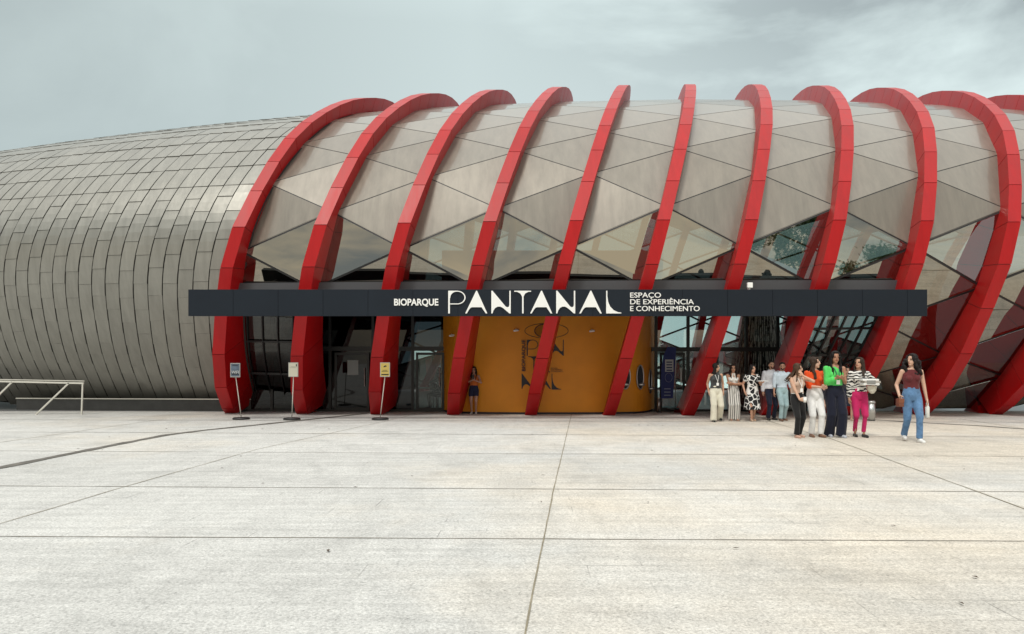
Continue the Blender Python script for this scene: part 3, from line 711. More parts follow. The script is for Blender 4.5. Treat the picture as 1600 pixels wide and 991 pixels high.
tag(dr.build('drain_channel', M['drain']), kind='structure')

# ------------------------------------------------------------------ railing
rl = empty('railing', at(64, v=648), 0, 'pale metal railing with diagonal braces in front of the shingled shell', 'railing')
ry = at(64, v=648).y
def rloc(u, v): return Vector(((u-CX)/F*ry, ry, pz(v, ry))) - rl.location
def rpart(name, fn):
    m = MB(); fn(m); return m.build(name, M['galv'], rl)
rpart('top_rail', lambda m: m.bar(rloc(-90, 594), rloc(131, 599), .05, .05))
rpart('handrail', lambda m: m.bar(rloc(-90, 591.5), rloc(132, 595.5), .025, .025))
rpart('post', lambda m: m.bar(rloc(129.3, 598), rloc(127.5, 648.4), .04, .04))
rpart('brace', lambda m: m.bar(rloc(108, 598.5), rloc(56, 648), .05, .04))
rpart('brace', lambda m: m.bar(rloc(19, 597), rloc(-33, 648), .05, .04))
# ------------------------------------------------------------------ sign stands
def sign_stand(u, v, label, face, draw, top=568, bot=589.5, w=15.5, du=0):
    loc = at(u, v=v); e = empty('sign_stand', loc, 0, label, 'sign stand', 'sign stands in front of the red ribs'); y = loc.y
    m = MB(); m.lathe([(.235, 0), (.24, .03), (.22, .055), (.05, .065)], 28); m.build('base', M['black'], e, smooth=False)
    zt = pz(bot, y)-GZ; zz = pz(top, y)-GZ; dx = du*y/F
    m = MB(); m.tube([(0, 0, .05), (dx, -.02, zt+.05)], .013, 8); m.build('pole', M['galv'], e, smooth=True)
    m = MB(); hw = w/2*y/F; m.box(dx-hw, dx+hw, -.05, -.03, zt, zz); b = m.build('board', M['steel'], e, bevel=.006)
    m = MB(); m.box(dx-hw+.02, dx+hw-.02, -.054, -.0505, zt+.02, zz-.02); f = m.build('poster', face, b)
    m = MB(); draw(m, dx, hw, zt, zz)
    for nv in range(0, len(m.v), 8):
        if len(m.v)-nv < 8 or (draw is draw3 and nv >= 24): break
        q = MB(); q.box(m.v[nv][0], m.v[nv+1][0], m.v[nv][1], m.v[nv+2][1], m.v[nv][2], m.v[nv+4][2]); q.build('printed_line', M['ink'], f)
    if draw is draw3: q = MB(); q.add(m.v[-4:], [(0, 1, 2, 3)]); q.build('pictogram', M['ink'], f)
    return e
def lines(m, dx, hw, a, b, rows, y=-.0575, k=.8):
    for r_ in rows: m.box(dx-hw*k*r_[2], dx+hw*k*r_[2], y, y+.003, a+(b-a)*r_[0], a+(b-a)*r_[1])
def draw1(m, dx, hw, a, b): lines(m, dx, hw, a, b, ((.18, .28, .9), (.38, .41, .7), (.82, .88, .7)))
def draw2(m, dx, hw, a, b): m.box(dx+hw*.55, dx+hw*.75, -.0575, -.0545, a+(b-a)*.72, a+(b-a)*.88); lines(m, dx, hw, a, b, ((.63, .64, .9), (.70, .712, .6)))
def draw3(m, dx, hw, a, b):
    lines(m, dx, hw, a, b, ((.12, .2, .9), (.35, .38, .8), (.44, .47, .6)))
    m.add([(dx-.04, -.0575, a+(b-a)*.66), (dx+.05, -.0575, a+(b-a)*.72), (dx+.03, -.0575, a+(b-a)*.8), (dx-.03, -.0575, a+(b-a)*.76)], [(0, 1, 2, 3)])
bl = mat('blue_grey_poster', (.12, .16, .22), .3, var=.3, vscale=8)
s1 = sign_stand(377, 655.5, 'sign stand with a dark blue poster in front of the leftmost red rib', bl, draw1, top=567.5, bot=589.5, du=-8.5)
fx = [c for c in s1.children if c.name.startswith('board')][0]
yl = s1.location.y
text_obj('WIFI', -8.5*yl/F-.10, -.0585, 1.30, .12, M['white'], fx, width=.2, rel=Vector((0, 0, 0)), ext=.001)
sign_stand(456, 656, 'sign stand with a plain cream notice in front of the second red rib', mat('cream_paper', (.72, .68, .56), .6), draw2, top=566.5, bot=589, du=3)
sign_stand(594, 656, 'sign stand with a yellow notice in front of the third red rib', mat('yellow_paper', (.72, .53, .14), .6), draw3, top=566.5, bot=589, du=8)

# ------------------------------------------------------------------ banner, bin, bollard, column
loc = at(1046, v=640); loc.y = 24.6; loc.x = at(1044, 24.6).x
bn = empty('banner_flag', loc, 0, 'dark blue flag banner with white print beside the ochre wall', 'banner')
def bl_(u, v): return Vector(((u-CX)/F*loc.y, loc.y, pz(v, loc.y)))-loc
m = MB(); m.tube([bl_(1055, 640), bl_(1056, 560), bl_(1054, 546), bl_(1044, 541)], .012, 8); m.build('pole', M['steel'], bn, smooth=True)
m = MB(); m.lathe([(.2, 0), (.2, .04), (.04, .06)], 20, c=bl_(1052, 640)*1 + Vector((0, 0, .0))); m.build('base', M['black'], bn)
ou = [(1043, 542), (1056, 543), (1055, 560), (1053, 590), (1051, 622), (1033, 623), (1032, 600), (1033, 575), (1036, 556)]
m = MB(); poly_solid(m, [(a, -b) for a, b in ou], lambda a, b, d: bl_(a, -b)+Vector((0, d-.03+.03*math.sin(a*.35), 0)), .008)
fb = m.build('flag', mat('blue_cloth', (.012, .025, .13), .7), bn)
m = MB()
for (a, b, c, d) in ((1038.5, 562, 1051.5, 581),): m.add([bl_(a, d)+Vector((0, -.075, 0)), bl_(c, d)+Vector((0, -.075, 0)), bl_(c, b)+Vector((0, -.075, 0)), bl_(a, b)+Vector((0, -.075, 0))], [(0, 1, 2, 3)])
m.build('printed_patch', mat('faded_white', (.4, .44, .45), .7), fb)
m = MB()
for k in range(4): 
    v = 565+k*4.2; m.add([bl_(1040.5, v+2)+Vector((0, -.08, 0)), bl_(1049.5, v+2)+Vector((0, -.08, 0)), bl_(1049.5, v)+Vector((0, -.08, 0)), bl_(1040.5, v)+Vector((0, -.08, 0))], [(0, 1, 2, 3)])
m.build('print', mat('blue_ink', (.02, .04, .12), .7), fb)
m = MB(); pts = [bl_(1044+5.5*math.cos(t_), 590+7*math.sin(t_))+Vector((0, -.075, 0)) for t_ in np.linspace(0, 6.2, 20)]; m.tube(pts, .006, 4)
for k in range(3): m.add([bl_(1037, 607+k*5+1.2)+Vector((0, -.075, 0)), bl_(1047, 607+k*5+1.2)+Vector((0, -.075, 0)), bl_(1047, 607+k*5)+Vector((0, -.075, 0)), bl_(1037, 607+k*5)+Vector((0, -.075, 0))], [(0, 1, 2, 3)])
m.build('emblem', mat('pale_print', (.25, .3, .38), .7), fb)

loc = at(1361, v=657.5); bz = loc.y
bn2 = empty('litter_bin', loc, 0, 'brushed steel cylindrical litter bin behind the walking group', 'litter bin')
r_ = 6.2*bz/F; hb = (657.5-626)*bz/F
m = MB(); m.lathe([(r_, .03), (r_, hb-.08)], 28); m.build('body', M['steel'], bn2, smooth=True)
m = MB(); m.lathe([(r_*1.03, hb-.075), (r_*1.05, hb-.03), (r_*.8, hb), (r_*.75, hb-.01)], 28); m.build('lid', M['steel'], bn2, smooth=True)
m = MB(); m.lathe([(r_*.96, 0), (r_*.96, .03)], 28); m.build('foot', M['black'], bn2)
loc = at(1029, v=640); loc.y = 24.7; loc.x = at(1029.5, 24.7).x
b3 = empty('bollard', loc, 0, 'slim steel bollard between the ochre wall and the blue banner', 'bollard')
m = MB(); m.lathe([(.05, .02), (.05, .45)], 16); m.build('post', M['steel'], b3, smooth=True)
m = MB(); m.lathe([(.053, .45), (.05, .48), (.02, .49)], 16); m.build('cap', M['steel'], b3); m = MB(); m.lathe([(.09, 0), (.09, .02)], 16); m.build('base', M['black'], b3)

def streak_mat():
    m_ = bpy.data.materials.new('black_white_strips'); m_.use_nodes = True; t = m_.node_tree; L = t.links.new; b = t.nodes['Principled BSDF']; b.inputs['Roughness'].default_value = .5
    tc = N(t, 'ShaderNodeTexCoord'); mp = N(t, 'ShaderNodeMapping'); mp.inputs['Scale'].default_value = (9, 9, 1.6); L(tc.outputs['Object'], mp.inputs[0])
    n_ = N(t, 'ShaderNodeTexNoise', Scale=1.6, Detail=4.0, Roughness=.7); L(mp.outputs[0], n_.inputs['Vector'])
    r__ = N(t, 'ShaderNodeValToRGB'); L(n_.outputs['Fac'], r__.inputs[0]); e = r__.color_ramp.elements; e[0].position = .45; e[0].color = (.01, .01, .01, 1); e[1].position = .52; e[1].color = (.85, .83, .78, 1); L(r__.outputs[0], b.inputs['Base Color'])
    return m_
loc = Vector((at(1188, 27).x, 27, GZ+.012))
cl = empty('strip_column', loc, 0, 'tapering column hung with black and white strips behind the entrance glass', 'column')
m = MB(); m.lathe([(1.05, 0), (.92, .8), (.72, 1.9), (.55, 3.0), (.45, 3.9)], 40); core = m.build('core', M['ink'], cl, smooth=True)
m = MB()
for k in range(64):
    a = 2*math.pi*k/64; 
    for z0, z1 in ((0.05, 1.2), (1.0, 2.3), (2.1, 3.9)):
        def rr(z): return float(np.interp(z, [0, .8, 1.9, 3.0, 3.9], [1.05, .92, .72, .55, .45]))+.02+random.uniform(0, .05)
        a1 = a+random.uniform(-.04, .04); m.bar((rr(z0)*math.cos(a), rr(z0)*math.sin(a), z0), (rr(z1)*math.cos(a1), rr(z1)*math.sin(a1), z1), .035, .008, up=(math.cos(a), math.sin(a), 0))
m.build('strips', streak_mat(), cl)

# ------------------------------------------------------------------ inside left: table, chair
loc = Vector((at(668, 26.4).x, 26.4, GZ+.012))
tb = empty('reception_table', loc, 0, 'small black table seen through the left entrance door', 'table')
m = MB(); m.box(-.38, .38, -.28, .28, .70, .735); m.build('table_top', mat('pale_top', (.3, .3, .3), .4), tb, bevel=.005)
for sx in (-1, 1):
    for sy in (-1, 1):
        m = MB(); m.bar((sx*.34, sy*.24, 0), (sx*.34, sy*.24, .70), .04); m.build('leg', M['white'] if sx < 0 and sy < 0 else M['black'], tb)
loc = Vector((at(688, 26.2).x, 26.2, GZ+.012))
ch = empty('chair', loc, R(80), 'dark chair under the seated person behind the left door', 'chair')
m = MB(); m.box(-.22, .22, -.22, .22, .42, .46); m.build('seat', M['black'], ch, bevel=.01)
m = MB(); m.box(-.22, .22, .2, .235, .55, .88); m.build('backrest', M['black'], ch, bevel=.01)
for sx in (-1, 1):
    for sy in (-1, 1):
        m = MB(); m.bar((sx*.19, sy*.19, 0), (sx*.19, sy*.19, .42 if sy < 0 else .86), .03); m.build('leg', M['black'], ch)
#PEOPLE#
# ------------------------------------------------------------------ people
def remeshed(m, name, mats, parent, voxel=.01, smooth=3, fold=None, seed=0):
    """union of the collected shapes as one continuous skin"""
    me = m.mesh(name); o = bpy.data.objects.new(name, me); C.objects.link(o)
    r = o.modifiers.new('r', 'REMESH'); r.mode = 'VOXEL'; r.voxel_size = voxel
    if smooth: s_ = o.modifiers.new('s', 'SMOOTH'); s_.iterations = smooth; s_.factor = .5
    dg = bpy.context.evaluated_depsgraph_get(); me2 = bpy.data.meshes.new_from_object(o.evaluated_get(dg))
    bpy.data.objects.remove(o); bpy.data.meshes.remove(me)
    if fold:
        amp, fx_, fz_ = fold; off = Vector((seed*3.1, seed*1.7, 0)); nv = [v.normal.copy() for v in me2.vertices]
        for v, nn in zip(me2.vertices, nv):
            c = v.co; d = noise.noise(Vector((c.x*fx_, c.y*fx_, c.z*fz_))+off)+.5*noise.noise(Vector((c.x*fx_*2.3, c.y*fx_*2.3, c.z*fz_*2.6))+off)
            v.co = c+nn*(d*amp)
    me2.materials.clear()
    return link(name, me2, mats, parent, smooth=True)
def ik(a, b, l1, l2, hint):
    d = b-a; L_ = d.length
    if L_ > (l1+l2)*.999: b = a+d.normalized()*(l1+l2)*.999; d = b-a; L_ = d.length
    x = (l1*l1-l2*l2+L_*L_)/(2*L_); h = math.sqrt(max(0, l1*l1-x*x)); u = d.normalized(); hn = hint-u*hint.dot(u)
    return a+u*x+hn.normalized()*h, b
_mc = {}
def cloth(col, key=None, **k):
    kk = (col, str(sorted(k.items())))
    if kk not in _mc: _mc[kk] = mat('fabric', col, k.pop('rough', .85), bump=k.pop('bump', .25), bscale=k.pop('bscale', 30), var=k.pop('var', .12), vscale=k.pop('vscale', 7), spec=.25, sheen=.15, **k)
    return _mc[kk]
def skin_mat(c):
    if ('s', c) not in _mc:
        m = mat('skin', c, .5, spec=.4, var=.05, vscale=12); m.node_tree.nodes['Principled BSDF'].inputs['Subsurface Weight'].default_value = .08; _mc[('s', c)] = m
    return _mc[('s', c)]
def hair_mat(c): 
    if ('h', c) not in _mc: _mc[('h', c)] = mat('hair', c, .6, spec=.22, var=.6, vscale=6, bump=.35, bscale=14, stretch=(6, 6, .6))
    return _mc[('h', c)]
def pattern_mat(kind):
    m = bpy.data.materials.new('printed_fabric'); m.use_nodes = True; t = m.node_tree; L = t.links.new; b = t.nodes['Principled BSDF']; b.inputs['Roughness'].default_value = .85
    tc = N(t, 'ShaderNodeTexCoord'); rp = N(t, 'ShaderNodeValToRGB'); rp.color_ramp.interpolation = 'LINEAR'; e = rp.color_ramp.elements
    if kind == 'stripe':
        mp = N(t, 'ShaderNodeMapping'); L(tc.outputs['Object'], mp.inputs[0])
        w = N(t, 'ShaderNodeTexWave', _wave_type='BANDS', _bands_direction='X', Scale=5.6, Distortion=.6); w.inputs['Detail Scale'].default_value = .6; L(mp.outputs[0], w.inputs['Vector']); L(w.outputs['Fac'], rp.inputs[0])
        e[0].position = .18; e[0].color = (.05, .05, .06, 1); e[1].position = .36; e[1].color = (.66, .64, .6, 1)
    elif kind == 'zebra':
        w = N(t, 'ShaderNodeTexWave', _wave_type='BANDS', _bands_direction='Z', Scale=5.2, Distortion=9.0, Detail=1.5); w.inputs['Detail Scale'].default_value = 1.3; L(tc.outputs['Object'], w.inputs['Vector']); L(w.outputs['Fac'], rp.inputs[0])
        e[0].position = .40; e[0].color = (.012, .012, .014, 1); e[1].position = .47; e[1].color = (.72, .70, .66, 1)
    else:
        v = N(t, 'ShaderNodeTexVoronoi', _feature='DISTANCE_TO_EDGE', Scale=7.5); L(tc.outputs['Object'], v.inputs['Vector']); L(v.outputs['Distance'], rp.inputs[0])
        e[0].position = .055; e[0].color = (.75, .74, .72, 1); e[1].position = .075; e[1].color = (.01, .01, .012, 1)
        v2 = N(t, 'ShaderNodeTexVoronoi', Scale=7.5); L(tc.outputs['Object'], v2.inputs['Vector'])
        g_ = N(t, 'ShaderNodeMath', _operation='GREATER_THAN'); g_.inputs[1].default_value = .86; sp = N(t, 'ShaderNodeSeparateColor'); L(v2.outputs['Color'], sp.inputs[0]); L(sp.outputs[0], g_.inputs[0])
        mx = N(t, 'ShaderNodeMix', _data_type='RGBA'); L(g_.outputs[0], mx.inputs[0]); L(rp.outputs[0], mx.inputs[6]); mx.inputs[7].default_value = (.75, .74, .72, 1); L(mx.outputs[2], b.inputs['Base Color']); return m
    L(rp.outputs[0], b.inputs['Base Color']); return m

def person(label, u, v, vtop, yaw=0, skin=(.50, .28, .18), hair=((.015, .010, .008), 'long'), top=None, bottom=None, shoes=((.02, .02, .02), 'flat'),
           legs=(0, 0), stance=.055, arms=(None, None), head=(0, 0), male=False, group=None, extra=None, seed=1, lanyard=False, depth=None, belt=None):
    """u, v: pixel of the feet; vtop: pixel row of the top of the head; local frame faces -y"""
    loc = at(u, v=v)
    if depth: loc.y = depth; loc.x = at(u, depth).x
    H = (v-vtop)*((CAM_H-GZ)*F/(v-HY) if not depth else depth)/F if not depth else pz(vtop, depth)-GZ
    Hh = H/1.015
    e = empty('person', loc, R(yaw), label, 'person', group); U = Hh
    V = lambda x, y, z: Vector((x*U, y*U, z*U))
    rng = random.Random(seed)
    hipz = .505
    bw = 1.0 if not male else .93
    sw = 1.0 if not male else 1.17
    # --- legs
    hips = [V(-.050*bw, 0, hipz), V(.050*bw, 0, hipz)]
    feet = []; knees = []
    for k, sx in enumerate((-1, 1)):
        st = legs[k]                         # forward (+) / back (-) step
        lift = .022 if st < -.05 else 0
        ank = V(sx*stance, -st, .045+lift); kn, ank = ik(hips[k], ank, .245*U, .235*U, Vector((sx*.08, -1, 0)))
        feet.append(ank); knees.append(kn)
    body = MB()
    body.loft([(0, .004*U, z*U, rx*U*w_, ry*U) for z, rx, ry, w_ in ((.475, .075, .055, bw), (.50, .094, .066, bw), (.53, .096, .068, bw), (.57, .085, .060, bw), (.615, .073, .053, (1.1 if male else 1)), (.67, .078, .056, (1.08 if male else 1)), (.72, .088, .062, sw), (.765, .094, .058, sw), (.80, .090, .048, sw), (.825, .060, .040, sw), (.845, .034, .034, 1))], 22)
    if not male:
        for sx in (-1, 1): body.ell(V(sx*.042, -.040, .725), (.034*U, .034*U, .034*U))
    for k in range(2):
        ls = .74 if (bottom and bottom[0] in ('wide', 'slim', 'straight')) else 1.0
        body.cap(hips[k], knees[k], .050*U*ls, .033*U*ls); body.cap(knees[k], feet[k], .031*U*ls, .018*U*(ls+1)/2)
        body.cap(knees[k].lerp(feet[k], .12)+V(0, .008, 0)*ls, knees[k].lerp(feet[k], .5), .030*U*ls, .022*U*ls)
        f = feet[k]; body.cap(f+V(0, .012, -.028), f+V((-1, 1)[k]*.012, -.085, -.033), .021*U, .016*U)
    # --- neck, head
    hy, hp = head; HM = Matrix.Rotation(R(hy), 3, 'Z') @ Matrix.Rotation(R(hp), 3, 'X')
    nb = V(0, .006, .838); hc = V(0, -.012, .928)
    body.cap(nb-V(0, 0, .02), hc-V(0, -.01, .035), .029*U, .027*U)
    def Hd(x, y, z): return hc + HM @ V(x, y, z)
    def hell(x, y, z, rx, ry, rz): body.ell(Hd(x, y, z), (rx*U, ry*U, rz*U), HM)
    hell(0, .006, .016, .044, .053, .054); hell(0, -.010, -.024, .036, .040, .040); hell(0, -.036, -.052, .018, .014, .012)
    hell(0, -.055, -.008, .0085, .012, .013); hell(0, -.052, .006, .006, .009, .016)
    hell(0, -.047, -.033, .016, .008, .006); hell(-.019, -.044, .013, .012, .007, .005); hell(.019, -.044, .013, .012, .007, .005)
    hell(-.045, .008, -.004, .006, .011, .017); hell(.045, .008, -.004, .006, .011, .017)
    # --- arms
    hands = []; AR = []
    default = [(-.155, -.02, .475), (.155, -.02, .475)]
    for k, sx in enumerate((-1, 1)):
        sh = V(sx*.098*sw, .006, .797); a = arms[k] or {}
        hd = V(*a.get('hand', default[k])); hint = Vector(a.get('hint', (sx*.5, .8, -.3)))
        el, wr = ik(sh, hd, .165*U, .150*U, hint)
        body.cap(sh, el, .029*U*(1.15 if male else 1), .021*U); body.cap(el, wr, .0215*U, .0145*U)
        fd = Vector(a['dir']).normalized() if 'dir' in a else (wr-el).normalized()
        pn = Vector(a.get('palm', (-sx, 0, 0))); pn = (pn-fd*pn.dot(fd)).normalized(); sd_ = fd.cross(pn).normalized()
        # thumb leaves the side of the palm that points forward
        ts = 1 if sd_.y < 0 else -1
        pc = wr+fd*.026*U
        body.cap(wr, wr+fd*.012*U, .0145*U, .016*U)
        for q_ in range(4):
            o_ = sd_*ts*((1.5-q_)*.0105*U); b0 = wr+fd*.045*U+o_; ln = (.040, .045, .042, .033)[q_]*U
            body.cap(wr+fd*.012*U+o_*.7, b0, .0095*U, .0078*U, 8)
            m1 = b0+(fd*.92+pn*.35).normalized()*ln*.5; curl = a.get('curl', .7); m2 = m1+(fd*(1-curl*.7)+pn*curl).normalized()*ln*.5
            body.cap(b0, m1, .0062*U, .0058*U, 8); body.cap(m1, m2, .0058*U, .0048*U, 8)
        t0 = wr+fd*.014*U+sd_*ts*.012*U; t1 = t0+(fd*.6+sd_*ts*.7+pn*.35).normalized()*.026*U; t2 = t1+(fd*.9+pn*.45).normalized()*.02*U
        body.cap(t0, t1, .0088*U, .007*U, 8); body.cap(t1, t2, .007*U, .0055*U, 8)
        hands.append((wr, fd, pn)); AR.append((sh, el, wr))
    sk = skin_mat(skin); lip = skin_mat((skin[0]*.8, skin[1]*.45, skin[2]*.5)); eye = M['ink']; hm_ = hair_mat(hair[0])
    b_ = remeshed(body, 'body', [sk, lip, eye, hm_], e, .0085, 2)
    # colour the lips, eyes and brows on the skin
    inv = HM.transposed()
    for p in b_.data.polygons:
        c = inv @ (p.center-hc)/U
        if c.z > -.09 and abs(c.x) < .05 and c.y < -.03:
            if abs(c.z+.033) < .0062 and abs(c.x) < .015 and c.y < -.048: p.material_index = 1
            elif abs(c.z-.0045) < .0045 and abs(abs(c.x)-.0185) < .0085: p.material_index = 2
            elif abs(c.z-.0185) < .003 and abs(abs(c.x)-.019) < .013: p.material_index = 3
            elif male and c.z < -.020 and (abs(c.x) > .012 or c.z < -.042): p.material_index = 3
    # --- bottom garment
    if bottom:
        kind, m_ = bottom[0], bottom[1]; g = MB(); wz = bottom[2] if len(bottom) > 2 else .615
        rows = [(.47, .088, .068), (.50, .103, .076), (.53, .105, .078), (.57, .094, .070), (wz, .081, .062)]
        if kind in ('wide', 'slim', 'straight', 'shorts'):
            g.loft([(0, .004*U, z*U, rx*U*bw, ry*U) for z, rx, ry in rows], 22)
            hr = {'wide': (.062, .054, .052, .058), 'straight': (.058, .043, .036, .036), 'slim': (.057, .040, .030, .026), 'shorts': (.062, .056, 0, 0)}[kind]
            for k in range(2):
                h_, kn, an = hips[k], knees[k], feet[k]
                if kind == 'shorts': g.cap(h_, h_.lerp(kn, .42), hr[0]*U, hr[1]*U); continue
                low = an + V(0, .004, -.020 if kind == 'wide' else (.0 if kind == 'straight' else .022))
                g.cap(h_, kn, hr[0]*U, hr[1]*U, 18)
                m2 = MB(); 
                d = (low-kn); L_ = 6
                pts = [kn + V(0, 0, .01)] + [kn.lerp(low, (q_+1)/L_) for q_ in range(L_)]
                rs = [hr[1]*U*.98] + [(hr[2] + (hr[3]-hr[2])*((q_+1)/L_))*U for q_ in range(L_)]
                g.tube(pts, rs, 18)
        elif kind == 'skirt':
            hz = bottom[3]; g.loft([(0, .004*U, z*U, rx*U, ry*U) for z, rx, ry in ((hz, .125, .10), ((hz+.5)/2, .118, .092), (.50, .108, .082), (.56, .096, .07), (wz, .082, .062))], 26)
        remeshed(g, {'skirt': 'skirt', 'shorts': 'shorts'}.get(kind, 'trousers'), m_, e, .011, 2, fold=(.011*U/1.65, 9, 2.5), seed=seed)
        if belt:
            bt = MB(); bt.loft([(0, .004*U, (wz-.022)*U, .0875*U, .067*U), (0, .004*U, (wz-.004)*U, .0845*U, .065*U)], 26); bt.build('belt', belt, e, smooth=False)
    # --- top garment
    if top:
        kind, m_ = top[0], top[1]; g = MB(); z0 = top[2] if len(top) > 2 else .59; fl = 1.0 if kind != 'shirt' else 1.16
        rows = [(.53, .108, .080), (.57, .100, .074), (.60, .090, .066), (.64, .086, .064), (.68, .089, .067), (.72, .099, .073), (.765, .104, .069), (.80, .098, .058), (.822, .068, .048)]
        if kind in ('shirt', 'light', 'tee', 'vest', 'puff', 'blouse'): rows.append((.838, .044 if kind != 'puff' else .05, .041))
        if kind in ('shirt', 'light', 'vest'): rows.append((.852, .037, .037))
        if kind == 'halter': rows = [r_ for r_ in rows if r_[0] < .77]
        rows = [r_ for r_ in rows if r_[0] >= z0-.001]
        if kind in ('dress',): rows = [(.205, .150, .130), (.30, .140, .122), (.42, .124, .105)] + rows
        cut_tank = kind in ('tank', 'halter', 'vest')
        g.loft([(0, .004*U, z*U, rx*U*(sw if z > .6 else bw)*fl*(.86 if cut_tank and z > .79 else 1), ry*U*fl) for z, rx, ry in rows], 26)
        if not male:
            for sx in (-1, 1): g.ell(V(sx*.042, -.044, .724), (.038*U, .038*U, .038*U))
        if kind == 'halter': g.cap(V(-.03, -.05, .76), V(-.012, -.03, .835), .012*U, .010*U); g.cap(V(.03, -.05, .76), V(.012, -.03, .835), .012*U, .010*U)
        sl_ = {'tee': .62, 'shirt': 1.9, 'dress': .45, 'blouse': 1.75, 'oneshoulder': 1.55, 'puff': 1.05, 'light': 1.35}.get(kind, 0)
        for k in range(2):
            if kind == 'oneshoulder' and k == 1: continue
            if sl_ <= 0: continue
            sh, el, wr = AR[k]; wd = 1.25 if kind in ('puff', 'blouse', 'shirt', 'oneshoulder') else 1.05
            g.cap(sh, sh.lerp(el, min(1, sl_)), .036*U*(1.1 if male else 1), .031*U*wd, 16)
            if sl_ > 1: g.cap(el, el.lerp(wr, sl_-1), .031*U*wd, .026*U*wd, 16)
        t_ = remeshed(g, {'dress': 'dress', 'shirt': 'shirt', 'blouse': 'blouse', 'vest': 'vest'}.get(kind, 'top'), m_, e, .0105, 2, fold=(.0085*U/1.65, 11, 5), seed=seed+5)
        if kind == 'oneshoulder':      # open the bare shoulder with a slanting neckline
            me = t_.data; bmx = bmesh.new(); bmx.from_mesh(me)
            bmesh.ops.bisect_plane(bmx, geom=bmx.verts[:]+bmx.edges[:]+bmx.faces[:], plane_co=V(-.035, 0, .838), plane_no=Vector((.62, 0, .80)), clear_outer=True); bmx.to_mesh(me); bmx.free()
            for p in me.polygons: p.use_smooth = True
    # --- hair
    hcol, style = hair; g = MB()
    def Hc(x, y, z, rx, ry, rz): g.ell(Hd(x, y, z), (rx*U, ry*U, rz*U), HM)
    Hc(0, .016, .026, .051, .054, .054)
    if style != 'short': Hc(-.036, -.006, .022, .018, .034, .038); Hc(.036, -.006, .022, .018, .034, .038); Hc(0, -.016, .060, .034, .028, .016)
    else: Hc(0, -.012, .056, .040, .034, .018)
    def lock(x, y, z0, pts, r0, r1):
        a = Hd(x, y, z0); prev = a
        for j_, (dx, dy, z) in enumerate(pts):
            nx = Vector((a.x+dx*U, a.y+dy*U, z*U)); tt = (j_+1)/len(pts); g.cap(prev, nx, (r0+(r1-r0)*(j_/len(pts)))*U, (r0+(r1-r0)*tt)*U, 10); prev = nx
    if style in ('long', 'bob', 'wavy'):
        zl = {'long': .72, 'bob': .83, 'wavy': .75}[style]
        for x in np.linspace(-.046, .046, 9):
            w_ = rng.uniform(-.012, .012); lock(x, .022-abs(x)*.25, .01, [(x*.25, .012, .88), (x*.35+w_, .022, .83), (x*.4+w_*2, .03, max(zl, .76)), (x*.4+w_, .03, zl+rng.uniform(0, .02))], .017, .008)
        for sx in (-1, 1):
            for q_ in range(3):
                w_ = rng.uniform(-.008, .008); lock(sx*.042, -.012+.012*q_, .018, [(sx*.006, .0, .90), (sx*.012+w_, .004, .86), (sx*.012+w_, -.012 if zl < .8 else .004, .82), (sx*.006+w_*2, -.035 if zl < .8 else .0, max(zl, .80)), ] + ([(sx*.004, -.052, zl+.01)] if zl < .8 else []), .013, .007)
    elif style == 'blown':
        for q_ in range(16):
            x = rng.uniform(-.045, .03); w_ = rng.uniform(-.03, .03); k_ = rng.uniform(.6, 1.15)
            lock(x, .02+rng.uniform(-.02, .012), .015, [(-.02, .02, .885), (-.055*k_, .03+w_*.5, .84+w_), (-.10*k_, .04+w_, .79+w_), (-.15*k_, .05+w_, .745+w_)], .016, .003)
        for x in (-.046, -.040): lock(x, -.01, .018, [(-.006, 0, .89), (-.012, .0, .84), (-.02, -.01, .79), (-.03, -.01, .74)], .014, .007)
    elif style == 'curly':
        for q_ in range(95):
            a = rng.uniform(-.35, math.pi+.35); z = rng.uniform(.755, .97); w_ = .058+.036*(1-abs(z-.83)/.14)
            x_ = math.cos(a)*w_; y_ = .02+abs(math.sin(a))*.045
            if z > .93: x_ *= .7; y_ *= .7
            g.ell(V(x_, y_-.012, z), (.020*U, .020*U, .026*U), nu=8, nv=6)
        for q_ in range(10):
            for sx in (-1, 1): g.ell(V(sx*rng.uniform(.052, .085), rng.uniform(-.035, .01), rng.uniform(.775, .92)), (.018*U, .018*U, .024*U), nu=8, nv=6)
        for q_ in range(70):
            z = rng.uniform(.74, .955); t_ = (.955-z)/.21; g.ell(V(rng.uniform(.005, .045+.055*t_), rng.uniform(-.062, .03), z), (.017*U, .017*U, .024*U), nu=8, nv=6)
    elif style == 'bun':
        Hc(0, .055, .045, .026, .026, .026)
        lock(.04, .0, .015, [(.004, .0, .89), (.004, -.004, .86)], .010, .004); lock(-.04, .0, .015, [(-.004, .0, .89), (-.004, -.004, .86)], .010, .004)
    remeshed(g, 'hair', hm_, e, .009, 1, fold=(.010 if style == 'curly' else .005, 26 if style == 'curly' else 34, 22 if style == 'curly' else 6), seed=seed+9)
    # --- shoes
    sc, st = shoes
    for k in range(2):
        f = feet[k]; g = MB(); dx = (-1, 1)[k]*.012
        g.cap(f+V(0, .014, -.026), f+V(dx, -.088, -.031), .024*U, .019*U); g.cap(f+V(0, .018, -.032), f+V(dx, -.09, -.036), .022*U, .017*U)
        if st == 'sneaker': g.cap(f+V(0, .008, -.012), f+V(dx*.4, -.03, -.02), .026*U, .021*U)
        if st == 'heel': g.cap(f+V(0, .025, -.03), f+V(0, .028, -.042), .008*U, .005*U)
        remeshed(g, 'shoe', cloth(sc, rough=.5), e, .009, 2)
